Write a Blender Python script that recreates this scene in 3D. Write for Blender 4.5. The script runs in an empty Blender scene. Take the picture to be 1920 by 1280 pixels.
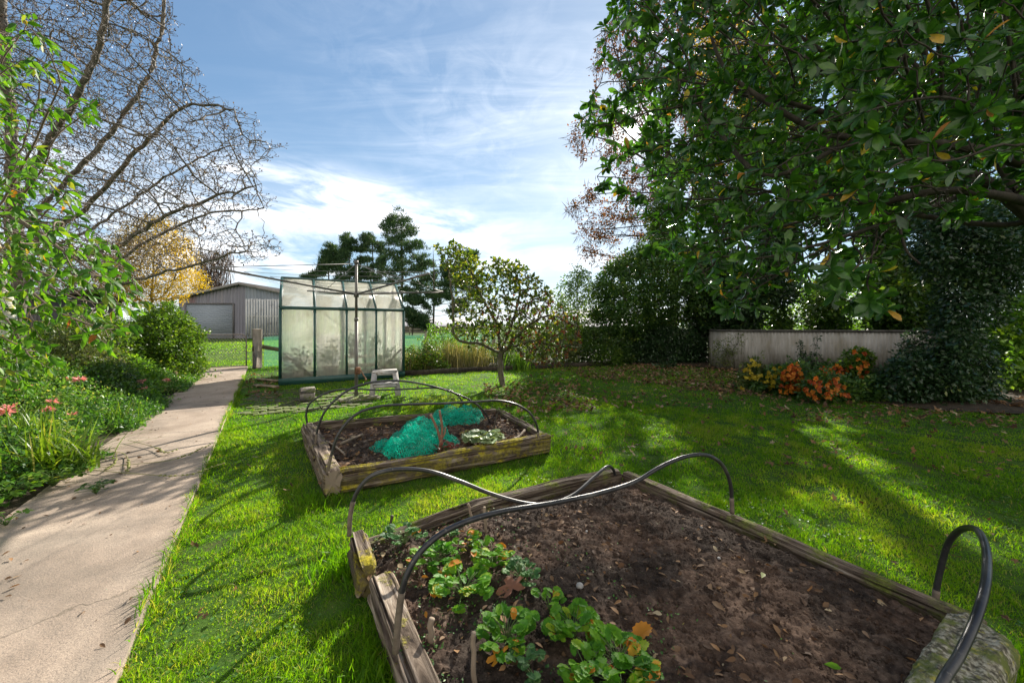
import bpy, math, random
import numpy as np
from mathutils import Vector
sin, cos, PI, R = math.sin, math.cos, math.pi, math.radians
S = bpy.context.scene
C = S.collection

# ---------------------------------------------------------------- camera, world, sun
F, H, HY = 680.0, 1.3, 612.0            # focal length and horizon in photo pixels (1920 wide), eye height in metres
cd = bpy.data.cameras.new('camera')
cam = bpy.data.objects.new('camera', cd); C.objects.link(cam)
cam.location = (0, 0, H); cam.rotation_euler = (R(90), 0, 0)
cd.sensor_width = 36; cd.lens = 36 * F / 1920; cd.shift_y = -(640 - HY) / 1920
cd.clip_start = 0.05; cd.clip_end = 3000
S.camera = cam
AZ, EL = 18.3, 27.2
SUNV = Vector((sin(R(AZ)) * cos(R(EL)), cos(R(AZ)) * cos(R(EL)), sin(R(EL))))
W = bpy.data.worlds.new('World'); S.world = W; W.use_nodes = True
S.view_settings.view_transform = 'Standard'; S.view_settings.look = 'None'
S.view_settings.gamma = 1; S.view_settings.use_curve_mapping = False
S.view_settings.exposure = 1.25
sl = bpy.data.lights.new('sun', 'SUN'); sl.energy = 5.0; sl.angle = R(0.5); sl.color = (1.0, 0.93, 0.82)
so = bpy.data.objects.new('sun', sl); C.objects.link(so)
so.rotation_euler = SUNV.to_track_quat('Z', 'Y').to_euler(); so.location = (3, 10, 9)


class NT:
    """small helper to write node trees"""
    def __init__(s, tree):
        s.t = tree; s.n = tree.nodes; s.l = tree.links; s.n.clear()

    def a(s, typ, ins=None, **kw):
        nd = s.n.new(typ)
        for k, v in kw.items(): setattr(nd, k, v)
        for k, v in (ins or {}).items(): s.set(nd.inputs[k], v)
        return nd

    def set(s, sock, v):
        if isinstance(v, bpy.types.NodeSocket): s.l.new(v, sock)
        elif isinstance(v, bpy.types.Node): s.l.new(v.outputs[0], sock)
        else: sock.default_value = v

    def m(s, op, a, b=0.0, c=None, clamp=False):
        nd = s.n.new('ShaderNodeMath'); nd.operation = op; nd.use_clamp = clamp
        s.set(nd.inputs[0], a); s.set(nd.inputs[1], b)
        if c is not None: s.set(nd.inputs[2], c)
        return nd.outputs[0]

    def v(s, op, a, b=None, scale=None):
        nd = s.n.new('ShaderNodeVectorMath'); nd.operation = op
        s.set(nd.inputs[0], a)
        if b is not None: s.set(nd.inputs[1], b)
        if scale is not None: s.set(nd.inputs[3], scale)
        return nd.outputs['Value'] if op in ('DOT_PRODUCT', 'LENGTH', 'DISTANCE') else nd.outputs[0]

    def mix(s, fac, a, b, mode='MIX'):
        nd = s.n.new('ShaderNodeMix'); nd.data_type = 'RGBA'; nd.blend_type = mode
        s.set(nd.inputs[0], fac); s.set(nd.inputs[6], col(a)); s.set(nd.inputs[7], col(b))
        return nd.outputs[2]

    def ramp(s, fac, stops, interp='LINEAR'):
        nd = s.n.new('ShaderNodeValToRGB'); cr = nd.color_ramp; cr.interpolation = interp
        while len(cr.elements) < len(stops): cr.elements.new(0.5)
        for e, (p, c) in zip(cr.elements, stops): e.position = p; e.color = col(c)
        s.set(nd.inputs[0], fac)
        return nd.outputs[0]

    def noise(s, vec=None, scale=5, detail=4, rough=0.55, dist=0.0, out=0):
        nd = s.n.new('ShaderNodeTexNoise')
        if vec is not None: s.l.new(vec, nd.inputs['Vector'])
        nd.inputs['Scale'].default_value = scale; nd.inputs['Detail'].default_value = detail
        nd.inputs['Roughness'].default_value = rough; nd.inputs['Distortion'].default_value = dist
        return nd.outputs[out]

    def mapr(s, v, a, b, c=0.0, d=1.0, smooth=False):
        nd = s.n.new('ShaderNodeMapRange')
        if smooth: nd.interpolation_type = 'SMOOTHSTEP'
        s.set(nd.inputs[0], v)
        for i, q in enumerate((a, b, c, d)): s.set(nd.inputs[i + 1], q)
        return nd.outputs[0]

    def mapping(s, vec, scale=(1, 1, 1), rot=(0, 0, 0), loc=(0, 0, 0)):
        nd = s.n.new('ShaderNodeMapping'); s.l.new(vec, nd.inputs[0])
        nd.inputs['Scale'].default_value = scale; nd.inputs['Rotation'].default_value = rot; nd.inputs['Location'].default_value = loc
        return nd.outputs[0]


def col(c):
    if isinstance(c, (tuple, list)) and len(c) == 3: return (*c, 1.0)
    return c


# sky: Nishita, softly compressed round the sun, with wind-combed cirrus and a low cloud bank mixed in by direction
t = NT(W.node_tree)
sky = t.a('ShaderNodeTexSky', sky_type='NISHITA', sun_disc=False, sun_elevation=R(EL), sun_rotation=R(AZ),
          air_density=1.0, dust_density=0.3, ozone_density=2.2)
d = t.a('ShaderNodeTexCoord').outputs['Generated']
sep = t.a('ShaderNodeSeparateXYZ', {0: d})
dx, dy, dz = sep.outputs
zz = t.m('ADD', t.m('MAXIMUM', dz, 0.0), 0.10)
pl = t.a('ShaderNodeCombineXYZ', {0: t.m('DIVIDE', dx, zz), 1: t.m('DIVIDE', dy, zz), 2: 0.0}).outputs[0]
skyc = t.v('DIVIDE', sky.outputs[0], t.v('ADD', t.v('SCALE', sky.outputs[0], scale=0.105), (1, 1, 1)))
skyc = t.mix(1.0, skyc, (0.88, 1.02, 1.12), 'MULTIPLY')


def azel(px, py):
    v = Vector(((px - 960) / F, 1, (HY - py) / F)); v.normalize(); return tuple(v)


def blob(px, py, rx, ry, rot=0.0):
    """soft patch of sky round one direction: rx, ry radii, as a smooth falloff"""
    c = Vector(azel(px, py)); rt = Vector((c.y, -c.x, 0)).normalized(); up = rt.cross(c).normalized()
    a = t.m('DIVIDE', t.v('DOT_PRODUCT', t.v('SUBTRACT', d, tuple(c)), tuple(rt * cos(rot) + up * sin(rot))), rx)
    b = t.m('DIVIDE', t.v('DOT_PRODUCT', t.v('SUBTRACT', d, tuple(c)), tuple(up * cos(rot) - rt * sin(rot))), ry)
    r2 = t.m('ADD', t.m('MULTIPLY', a, a), t.m('MULTIPLY', b, b))
    return t.m('MULTIPLY', t.m('EXPONENT', t.m('MULTIPLY', r2, -1.0)), t.mapr(dy, -0.1, 0.2))


n1 = t.noise(t.mapping(pl, (0.55, 2.6, 1), (0, 0, R(38))), 1.5, 9, 0.62, 0.9)
n2 = t.noise(t.mapping(pl, (0.6, 0.6, 1), loc=(3, 1, 0)), 1.1, 5, 0.55, 0.3)
n3 = t.noise(t.mapping(d, (2.2, 2.2, 9.0)), 2.1, 8, 0.6, 0.6)
veil = t.m('MULTIPLY', t.mapr(n1, 0.45, 0.80), t.mapr(n2, 0.40, 0.66))
ngr = t.noise(t.mapping(d, (1.0, 1.0, 1.6), (0.3, 0.2, 0.9)), 9, 6, 0.6, 1.5)
bank = t.m('ADD', blob(690, 395, 0.36, 0.055, -0.10), t.m('MULTIPLY', blob(560, 380, 0.22, 0.06), 0.7))
bank = t.m('MULTIPLY', t.m('ADD', bank, t.m('MULTIPLY', blob(1020, 492, 0.24, 0.022), 0.75)), t.mapr(n3, 0.36, 0.62, 0.15, 1.25))
bank = t.m('ADD', bank, t.m('MULTIPLY', t.m('ADD', blob(520, 490, 0.3, 0.03), blob(250, 440, 0.4, 0.12)), t.mapr(n3, 0.42, 0.7, 0.0, 0.9)))
wisp = t.m('MULTIPLY', t.m('MULTIPLY', 0.58, t.m('ADD', blob(1050, 200, 0.22, 0.22, 0.5), t.m('ADD', t.m('MULTIPLY', blob(760, 110, 0.35, 0.16, -0.6), 0.75), t.m('MULTIPLY', blob(1000, 300, 0.3, 0.2), 0.6)))),
           t.m('ADD', t.mapr(n1, 0.38, 0.80, 0.0, 0.55), t.mapr(ngr, 0.45, 0.75, 0.0, 0.25)))
haz = t.mapr(dz, 0.0, 0.13, 0.55, 0.0, True)
cl = t.m('ADD', t.m('ADD', t.m('MULTIPLY', veil, 0.22), wisp), t.m('ADD', bank, haz), clamp=True)
cloudc = t.mix(t.mapr(n3, 0.3, 0.7), (5.0, 5.5, 6.3), (7.4, 7.5, 7.7))
skymix = t.mix(cl, skyc, cloudc)
# unseen broken cloud added behind the camera as bright fill for shaded sides
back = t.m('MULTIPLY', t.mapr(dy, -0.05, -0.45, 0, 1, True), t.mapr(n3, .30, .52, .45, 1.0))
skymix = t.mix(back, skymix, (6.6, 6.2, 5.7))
sd = t.v('DOT_PRODUCT', d, tuple(SUNV))
disc = t.m('ADD', t.mapr(sd, cos(R(0.75)), cos(R(0.5)), 0.0, 300.0, True), t.mapr(sd, cos(R(4.5)), 1.0, 0.0, 6.0, True))
skymix = t.v('ADD', skymix, t.v('SCALE', (1.0, 0.95, 0.82), scale=disc))
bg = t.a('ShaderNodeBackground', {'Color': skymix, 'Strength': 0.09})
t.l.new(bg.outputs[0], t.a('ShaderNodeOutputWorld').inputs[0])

# ---------------------------------------------------------------- helpers: points, noise, meshes
def G(px, py, z=0.0):
    Y = F * (H - z) / (py - HY)
    return np.array([(px - 960) * Y / F, Y, z])


def P(px, py, Y):
    return np.array([(px - 960) * Y / F, Y, H - (py - HY) * Y / F])


def _hash(ix, iy, seed):
    h = (ix.astype(np.int64) * 374761393 + iy.astype(np.int64) * 668265263 + seed * 69069) & 0xffffffff
    h = ((h ^ (h >> 13)) * 1274126177) & 0xffffffff
    return ((h ^ (h >> 16)) & 0xffff) / 65535.0


def vnoise(x, y, seed=0):
    x = np.asarray(x, float); y = np.asarray(y, float)
    ix = np.floor(x); iy = np.floor(y); fx = x - ix; fy = y - iy
    fx = fx * fx * (3 - 2 * fx); fy = fy * fy * (3 - 2 * fy)
    a = _hash(ix, iy, seed); b = _hash(ix + 1, iy, seed); c = _hash(ix, iy + 1, seed); e = _hash(ix + 1, iy + 1, seed)
    return (a * (1 - fx) + b * fx) * (1 - fy) + (c * (1 - fx) + e * fx) * fy


def fbm(x, y, oct=4, seed=0, gain=0.5):
    s = 0; a = 1; tot = 0
    for o in range(oct):
        s = s + a * vnoise(np.asarray(x) * 2 ** o, np.asarray(y) * 2 ** o, seed + o * 17); tot += a; a *= gain
    return s / tot - 0.5


def inpoly(x, y, poly):
    x = np.asarray(x); y = np.asarray(y); r = np.zeros(x.shape, bool); n = len(poly)
    for i in range(n):
        x0, y0 = poly[i][:2]; x1, y1 = poly[(i + 1) % n][:2]
        if y0 == y1: continue
        r ^= ((y0 > y) != (y1 > y)) & (x < (x1 - x0) * (y - y0) / (y1 - y0) + x0)
    return r


def polydist(x, y, poly):
    dd = np.full(np.shape(x), 1e9); n = len(poly)
    for i in range(n):
        a = np.array(poly[i][:2], float); b = np.array(poly[(i + 1) % n][:2], float); e = b - a
        tt = np.clip(((x - a[0]) * e[0] + (y - a[1]) * e[1]) / max(e @ e, 1e-9), 0, 1)
        dd = np.minimum(dd, np.hypot(x - a[0] - tt * e[0], y - a[1] - tt * e[1]))
    return dd


def unit(v):
    v = np.asarray(v, float); return v / np.maximum(np.linalg.norm(v, axis=-1, keepdims=True), 1e-9)


class M:
    """collects geometry; build() links it as ONE mesh object. rnd is a per-vertex random value used by materials"""
    def __init__(s): s.V = []; s.F = []; s.R = []; s.MI = []; s.n = 0

    def add(s, V, Fs, rnd=0.5, mi=0):
        V = np.asarray(V, float).reshape(-1, 3)
        s.V.append(V); s.R.append(np.broadcast_to(np.asarray(rnd, float), (len(V),)))
        if isinstance(Fs, np.ndarray): Fs = [Fs]
        elif len(Fs) and not isinstance(Fs[0], np.ndarray):
            by = {}
            for f in Fs: by.setdefault(len(f), []).append(f)
            Fs = [np.array(v) for v in by.values()]
        for f in Fs:
            if len(f): s.F.append(f + s.n); s.MI.append(np.full(len(f), mi))
        s.n += len(V); return s

    def box(s, c, size, rotz=0.0, rnd=0.5, mi=0, bevel=0.0, ax=None):
        """box centred at c; ax = optional 3x3 rows of axes"""
        h = np.array(size) / 2.0
        if ax is None: ax = np.array([[cos(rotz), sin(rotz), 0], [-sin(rotz), cos(rotz), 0], [0, 0, 1.0]])
        if bevel:
            b = min(bevel, h.min() * 0.6); pts = []; idx = {}
            for sx in (-1, 1):
                for sy in (-1, 1):
                    for sz in (-1, 1):
                        for k in range(3):
                            q = np.array([sx, sy, sz]) * (h - b); q[k] += b * (sx, sy, sz)[k]
                            idx[(sx, sy, sz, k)] = len(pts); pts.append(q)
            fs = []
            for k in range(3):
                o = [i for i in range(3) if i != k]
                for sg in (-1, 1):
                    q = []
                    for (u, v) in ((-1, -1), (1, -1), (1, 1), (-1, 1)):
                        s3 = [0, 0, 0]; s3[k] = sg; s3[o[0]] = u; s3[o[1]] = v; q.append(idx[(*s3, k)])
                    fs.append(q)
            for k in range(3):
                o = [i for i in range(3) if i != k]
                for u in (-1, 1):
                    for v in (-1, 1):
                        a = [0, 0, 0]; a[o[0]] = u; a[o[1]] = v; e = list(a); a[k] = -1; e[k] = 1
                        fs.append([idx[(*a, o[0])], idx[(*e, o[0])], idx[(*e, o[1])], idx[(*a, o[1])]])
            for sx in (-1, 1):
                for sy in (-1, 1):
                    for sz in (-1, 1): fs.append([idx[(sx, sy, sz, k)] for k in range(3)])
            V = np.array(pts)
        else:
            V = np.array([[x, y, z] for x in (-1, 1) for y in (-1, 1) for z in (-1, 1)], float) * h
            fs = [[0, 1, 3, 2], [4, 6, 7, 5], [0, 4, 5, 1], [2, 3, 7, 6], [0, 2, 6, 4], [1, 5, 7, 3]]
        return s.add(V @ np.asarray(ax) + np.array(c), fs, rnd, mi)

    def bar(s, a, b, w, h, up=(0, 0, 1), **kw):
        """rectangular bar from a to b: w across, h along 'up'"""
        a = np.array(a, float); b = np.array(b, float); x = b - a; L = np.linalg.norm(x); x = x / L
        y = np.cross(up, x); y = y / np.linalg.norm(y); z = np.cross(x, y)
        return s.box((a + b) / 2, (L, w, h), ax=np.array([x, y, z]), **kw)

    def tube(s, pts, r, sides=8, rnd=0.5, mi=0, cap=True, squash=None):
        pts = np.asarray(pts, float); n = len(pts); r = np.broadcast_to(np.asarray(r, float), (n,))
        tg = unit(np.gradient(pts, axis=0)); up = np.array([0.31, 0.17, 0.93]); N = np.zeros((n, 3))
        v = np.cross(tg[0], up); v = v / max(np.linalg.norm(v), 1e-6)
        for i in range(n):
            v = v - tg[i] * (v @ tg[i]); v = v / max(np.linalg.norm(v), 1e-6); N[i] = v
        B = np.cross(tg, N); a = np.arange(sides) * 2 * PI / sides
        V = pts[:, None, :] + r[:, None, None] * (np.cos(a)[None, :, None] * N[:, None, :] + np.sin(a)[None, :, None] * B[:, None, :])
        i = np.arange(n - 1)[:, None] * sides; j = np.arange(sides)[None, :]; k = (j + 1) % sides
        q = np.stack([i + j, i + k, i + sides + k, i + sides + j], -1).reshape(-1, 4)
        s.add(V, q, rnd if np.ndim(rnd) == 0 else np.repeat(rnd, sides), mi)
        if cap:
            b0 = s.n - n * sides
            s.F.append(np.array([b0 + np.arange(sides)[::-1]])); s.MI.append(np.array([mi]))
            s.F.append(np.array([b0 + (n - 1) * sides + np.arange(sides)])); s.MI.append(np.array([mi]))
        return s

    def build(s, name, mats, parent=None, smooth=False, loc=None):
        V = np.concatenate(s.V) if s.V else np.zeros((0, 3)); Rn = np.concatenate(s.R)
        org = np.zeros(3)
        if loc is not None: org = np.array(loc, float)
        elif parent is not None: org = np.array(parent['_w'])
        V = V - org
        me = bpy.data.meshes.new(name)
        me.vertices.add(len(V)); me.vertices.foreach_set('co', V.ravel().astype(np.float32))
        li = np.concatenate([f.ravel() for f in s.F]).astype(np.int32)
        cnt = np.concatenate([np.full(len(f), f.shape[1]) for f in s.F])
        st = np.concatenate([[0], np.cumsum(cnt)[:-1]]).astype(np.int32)
        me.loops.add(len(li)); me.loops.foreach_set('vertex_index', li)
        me.polygons.add(len(cnt)); me.polygons.foreach_set('loop_start', st)
        me.polygons.foreach_set('material_index', np.concatenate(s.MI).astype(np.int32))
        me.update(calc_edges=True)
        if smooth: me.polygons.foreach_set('use_smooth', np.ones(len(cnt), bool))
        at = me.attributes.new('rnd', 'FLOAT', 'POINT'); at.data.foreach_set('value', Rn.astype(np.float32))
        for m_ in (mats if isinstance(mats, (list, tuple)) else [mats]): me.materials.append(m_)
        ob = bpy.data.objects.new(name, me); C.objects.link(ob)
        if parent is not None: ob.parent = parent
        else: ob.location = org
        ob['_w'] = [float(q) for q in org]
        return ob


def thing(name, label, cat, loc=(0, 0, 0), group=None):
    o = bpy.data.objects.new(name, None); C.objects.link(o); o.location = loc; o.empty_display_size = 0.1
    o['label'] = label; o['category'] = cat; o['_w'] = [float(q) for q in loc]
    if group: o['group'] = group
    return o


def tag(o, label=None, cat=None, group=None, kind=None):
    if label: o['label'] = label
    if cat: o['category'] = cat
    if group: o['group'] = group
    if kind: o['kind'] = kind
    return o


# ---------------------------------------------------------------- materials
def newmat(name):
    m = bpy.data.materials.new(name); m.use_nodes = True
    return m, NT(m.node_tree)


def out(t, sh, disp=None):
    o = t.a('ShaderNodeOutputMaterial'); t.l.new(sh if isinstance(sh, bpy.types.NodeSocket) else sh.outputs[0], o.inputs[0])


def solid(name, stops, scale=8, stretch=(1, 1, 1), rough=0.8, bump=0.3, bscale=None, detail=6, metal=0.0, spec=0.3, dist=0.0, bdist=0.01, second=None, rot=(0, 0, 0)):
    """rough natural surface: colour ramp over noise in object space, with bump; second = (colour, scale, lo, hi) blotches"""
    m, t = newmat(name); tc = t.a('ShaderNodeTexCoord').outputs['Object']; v = t.mapping(tc, stretch, rot)
    n = t.noise(v, scale, detail, 0.62, dist)
    c = t.ramp(n, stops)
    if second:
        for (sc, ss, lo, hi) in second: c = t.mix(t.mapr(t.noise(tc, ss, 5, 0.65), lo, hi), c, sc)
    bn = t.noise(v, bscale or scale * 3, 8, 0.65, dist)
    bp = t.a('ShaderNodeBump', {'Strength': bump, 'Distance': bdist, 'Height': bn})
    p = t.a('ShaderNodeBsdfPrincipled', {'Base Color': c, 'Roughness': rough, 'Metallic': metal, 'Specular IOR Level': spec, 'Normal': bp.outputs[0]})
    out(t, p); return m


GAIN = {'glossy_leaf': 1.75, 'yellow_autumn_leaf': 1.1, 'pine_needles': 1.25, 'fruit_tree_leaf': 1.0, 'grass': 1.0, 'dark_green_leaf': 1.5, 'deep_ivy_leaf': 1.35, 'olive_leaf': 1.35, 'bright_green_leaf': 1.15, 'cherry_leaf': 1.0, 'pink_petal': 1.1, 'holly_leaf': 1.45, 'mid_green_leaf': 1.25, 'orange_flower': .8, 'yellow_flower': .8, 'dead_leaf': .8, 'border_leaf': 1.25, 'strawberry_leaf': 1.25}


def leafmat(name, stops, trans=0.45, rough=0.45, spec=0.4, tint=(1.25, 1.15, 0.5), vein=0.0):
    """leaf: colour by the leaf's own random value; light passes through it"""
    g_ = GAIN.get(name, 1.0); stops = [(p_, tuple(min(.8, q * g_) for q in c_)) for p_, c_ in stops]
    m, t = newmat(name); r = t.a('ShaderNodeAttribute', attribute_name='rnd').outputs['Fac']
    c = t.ramp(r, stops)
    if vein:
        tc = t.a('ShaderNodeTexCoord').outputs['Object']
        c = t.mix(t.mapr(t.noise(tc, 60, 3, 0.6), 0.35, 0.7), c, t.mix(1.0, c, (1.5, 1.4, 1.1), 'MULTIPLY'))
    p = t.a('ShaderNodeBsdfPrincipled', {'Base Color': c, 'Roughness': rough, 'Specular IOR Level': spec})
    tr = t.a('ShaderNodeBsdfTranslucent', {'Color': t.mix(1.0, c, tint, 'MULTIPLY')})
    out(t, t.a('ShaderNodeMixShader', {0: trans, 1: p, 2: tr})); return m


BARK_GREY = solid('bark_grey', [(0.3, (0.10, 0.09, 0.075)), (0.6, (0.24, 0.22, 0.19)), (0.8, (0.36, 0.34, 0.30))], 14, (1, 1, .3), bump=.5)
BARK_DARK = solid('bark_dark', [(0.3, (0.025, 0.02, 0.015)), (0.7, (0.09, 0.075, 0.055))], 16, (1, 1, .3), bump=.6)
BARK_MOSS = solid('bark_moss', [(0.3, (0.05, 0.045, 0.03)), (0.7, (0.16, 0.14, 0.10))], 18, (1, 1, .3), bump=.6, second=[((0.10, 0.12, 0.02), 9, .5, .65)])
TWIG = solid('twig', [(0.3, (0.09, 0.065, 0.045)), (0.7, (0.20, 0.16, 0.12))], 20, bump=.2)

# ---------------------------------------------------------------- plants
LT = {
    'dia': (np.array([[0, 0, 0], [.45, -.5, .06], [1, 0, 0], [.45, .5, .06]]), [[0, 1, 2], [0, 2, 3]]),
    'oval': (np.array([[0, 0, 0], [.28, -.38, .05], [.62, -.5, .02], [1, 0, -.12], [.62, .5, .02], [.28, .38, .05], [.28, 0, -.02], [.62, 0, -.05]]),
             [[0, 1, 6], [0, 6, 5], [1, 2, 7, 6], [6, 7, 4, 5], [2, 3, 7], [7, 3, 4]]),
    'long': (np.array([[0, 0, 0], [.25, -.36, .06], [.55, -.46, .0], [.8, -.26, -.08], [1.05, 0, -.22], [.8, .26, -.08], [.55, .46, .0], [.25, .36, .06], [.25, 0, 0], [.55, 0, -.06], [.8, 0, -.12]]),
             [[0, 1, 8], [0, 8, 7], [1, 2, 9, 8], [8, 9, 6, 7], [2, 3, 10, 9], [9, 10, 5, 6], [3, 4, 10], [10, 4, 5]]),
    'obov': (np.array([[0, 0, 0], [.2, -.20, .04], [.45, -.40, .05], [.72, -.50, .02], [.92, -.26, -.05], [1.02, 0, -.12], [.92, .26, -.05], [.72, .50, .02], [.45, .40, .05], [.2, .20, .04], [.45, 0, 0], [.72, 0, -.05]]),
             [[0, 1, 10], [1, 2, 10], [0, 10, 9], [9, 10, 8], [2, 3, 11, 10], [10, 11, 7, 8], [3, 4, 11], [4, 5, 11], [5, 6, 11], [6, 7, 11]]),
    'strap': (np.array([[0, -.5, 0], [0, .5, 0], [.5, -.4, 0], [.5, .4, 0], [1, 0, -.1]]), [[0, 2, 3, 1], [2, 4, 3]]),
}


def _fan(n, f, z=lambda a, r: 0.0):
    a = np.linspace(-PI, PI, n, endpoint=False); r = np.array([f(q) for q in a])
    V = [[.5, 0, -.04]] + [[.5 + .5 * rr * cos(q), .5 * rr * sin(q) * 2, z(q, rr)] for q, rr in zip(a, r)]
    return np.array(V), [[0, 1 + i, 1 + (i + 1) % n] for i in range(n)]


LT['serr'] = _fan(26, lambda a: 1 + (.09 if int(round((a + PI) / (2 * PI / 26))) % 2 else -.09) - .12 * math.exp(-((abs(a) - PI) / .3) ** 2), lambda a, r: .12 * cos(2 * a) + .04 + .03 * sin(7 * a))
LT['maple'] = _fan(20, lambda a: (.42 + .58 * abs(cos(2.5 * a)) ** .8) * (1 - .35 * math.exp(-((abs(a) - PI) / .5) ** 2)), lambda a, r: .08 * sin(3 * a))


def leaves(mb, c, D, N, size, width, kind='dia', rnd=None, rs=None, mi=0):
    """one leaf per row: at c, along D, face normal about N, length size, width ratio"""
    Vt, Ft = LT[kind]; n = len(c); D = unit(D); B = unit(np.cross(N, D)); Nn = np.cross(D, B)
    size = np.broadcast_to(np.asarray(size, float), (n,)); width = np.broadcast_to(np.asarray(width, float), (n,))
    V = c[:, None, :] + size[:, None, None] * (Vt[None, :, 0, None] * D[:, None, :] + Vt[None, :, 1, None] * width[:, None, None] * B[:, None, :] + Vt[None, :, 2, None] * Nn[:, None, :])
    k = len(Vt); by = {}
    for f in Ft: by.setdefault(len(f), []).append(f)
    Fs = [(np.array(v)[None] + (np.arange(n) * k)[:, None, None]).reshape(-1, len(v[0])) for v in by.values()]
    if rnd is None: rnd = (rs or np.random).rand(n)
    mb.add(V.reshape(-1, 3), Fs, np.repeat(rnd, k), mi)


def blades(mb, base, h, w, lean, rnd, rs, segs=2):
    """grass blades: curved strips"""
    n = len(base); az = rs.rand(n) * 2 * PI; fa = rs.rand(n) * 2 * PI
    ld = np.stack([np.cos(az), np.sin(az), 0 * az], 1) * (lean * h)[:, None]
    sd = np.stack([np.cos(fa), np.sin(fa), 0 * fa], 1) * (w / 2)[:, None]
    up = np.array([0, 0, 1.0])
    rows = []
    for i in range(segs):
        tq = i / segs; ctr = base + up * (h * (tq - .25 * tq * tq * np.minimum(lean, 1.6)))[:, None] + ld * tq ** 1.8; ww = 1 - .45 * tq
        rows += [ctr - sd * ww, ctr + sd * ww]
    rows.append(base + up * (h * (1 - .25 * np.minimum(lean, 1.6)))[:, None] + ld)
    V = np.stack(rows, 1); k = V.shape[1]; o = (np.arange(n) * k)[:, None]
    Fs = []
    for i in range(segs - 1): Fs.append(o + np.array([2 * i, 2 * i + 1, 2 * i + 3, 2 * i + 2]))
    Fs.append(o + np.array([k - 3, k - 2, k - 1]))
    mb.add(V.reshape(-1, 3), Fs, np.repeat(rnd, k))


def smooth_path(pts, n=90):
    pts = np.array(pts, float); d = np.concatenate([[0], np.cumsum(np.linalg.norm(np.diff(pts, axis=0), axis=1))]); s = np.linspace(0, d[-1], n)
    # Catmull-Rom
    res = []
    for q in s:
        i = min(max(np.searchsorted(d, q) - 1, 0), len(pts) - 2); u = (q - d[i]) / (d[i + 1] - d[i])
        p0 = pts[max(i - 1, 0)]; p1 = pts[i]; p2 = pts[i + 1]; p3_ = pts[min(i + 2, len(pts) - 1)]
        m1 = (p2 - p0) / max(d[i + 1] - d[max(i - 1, 0)], 1e-6) * (d[i + 1] - d[i]); m2 = (p3_ - p1) / max(d[min(i + 2, len(pts) - 1)] - d[i], 1e-6) * (d[i + 1] - d[i])
        res.append((2 * u ** 3 - 3 * u ** 2 + 1) * p1 + (u ** 3 - 2 * u ** 2 + u) * m1 + (-2 * u ** 3 + 3 * u ** 2) * p2 + (u ** 3 - u ** 2) * m2)
    return np.array(res)


def colonize(trunk, A, D, infl, kill, iters=200, bias=(0, 0, 0), seed=0, jit=0.15, maxn=20000, limbs=(), start=None):
    """space colonisation: grows a branch skeleton from the trunk polyline into the cloud of points A"""
    rs = np.random.RandomState(seed)
    pts = [np.array(trunk[0], float)]; par = [-1]
    for a, b in zip(trunk[:-1], trunk[1:]):
        a = np.array(a, float); b = np.array(b, float); k = max(1, int(np.linalg.norm(b - a) / D))
        for i in range(1, k + 1): pts.append(a + (b - a) * i / k); par.append(len(pts) - 2)
    for lb in limbs:
        lb = smooth_path(lb, max(4, int(sum(np.linalg.norm(np.subtract(p, q)) for p, q in zip(lb[:-1], lb[1:])) / D)))
        cur = int(np.linalg.norm(np.array(pts) - lb[0], axis=1).argmin())
        for q in lb: pts.append(q + rs.normal(0, D * .10, 3)); par.append(cur); cur = len(pts) - 1
    if start is not None: pts = list(start[0]); par = list(start[1])
    Nn = np.array(pts); A = np.array(A)
    best = np.full(len(A), 1e9); who = np.zeros(len(A), int)
    def upd(i0):
        nonlocal best, who
        new = Nn[i0:]
        for s0 in range(0, len(new), 256):
            q = new[s0:s0 + 256]; dd = np.linalg.norm(A[:, None] - q[None], axis=2); j = dd.argmin(1); v = dd[np.arange(len(A)), j]
            u = v < best; best[u] = v[u]; who[u] = j[u] + i0 + s0
    upd(0); seen = set()
    for it in range(iters):
        keep = best > kill; A = A[keep]; best = best[keep]; who = who[keep]
        if len(A) == 0 or len(Nn) > maxn: break
        act = best < infl
        if not act.any():
            act = best <= np.sort(best)[min(5, len(best) - 1)]
        acc = np.zeros((len(Nn), 3)); np.add.at(acc, who[act], unit(A[act] - Nn[who[act]]))
        ids = np.unique(who[act]); g = unit(acc[ids] + np.array(bias) + rs.normal(0, jit, (len(ids), 3)))
        newp = Nn[ids] + g * D
        ok = np.array([(i, round(float(p[0]) / D * 2), round(float(p[1]) / D * 2), round(float(p[2]) / D * 2)) not in seen for i, p in zip(ids, newp)])
        for i, p in zip(ids[ok], newp[ok]): seen.add((i, round(float(p[0]) / D * 2), round(float(p[1]) / D * 2), round(float(p[2]) / D * 2)))
        if not ok.any(): break
        i0 = len(Nn); Nn = np.concatenate([Nn, newp[ok]]); par += list(ids[ok]); upd(i0)
    return Nn, np.array(par)


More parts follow.
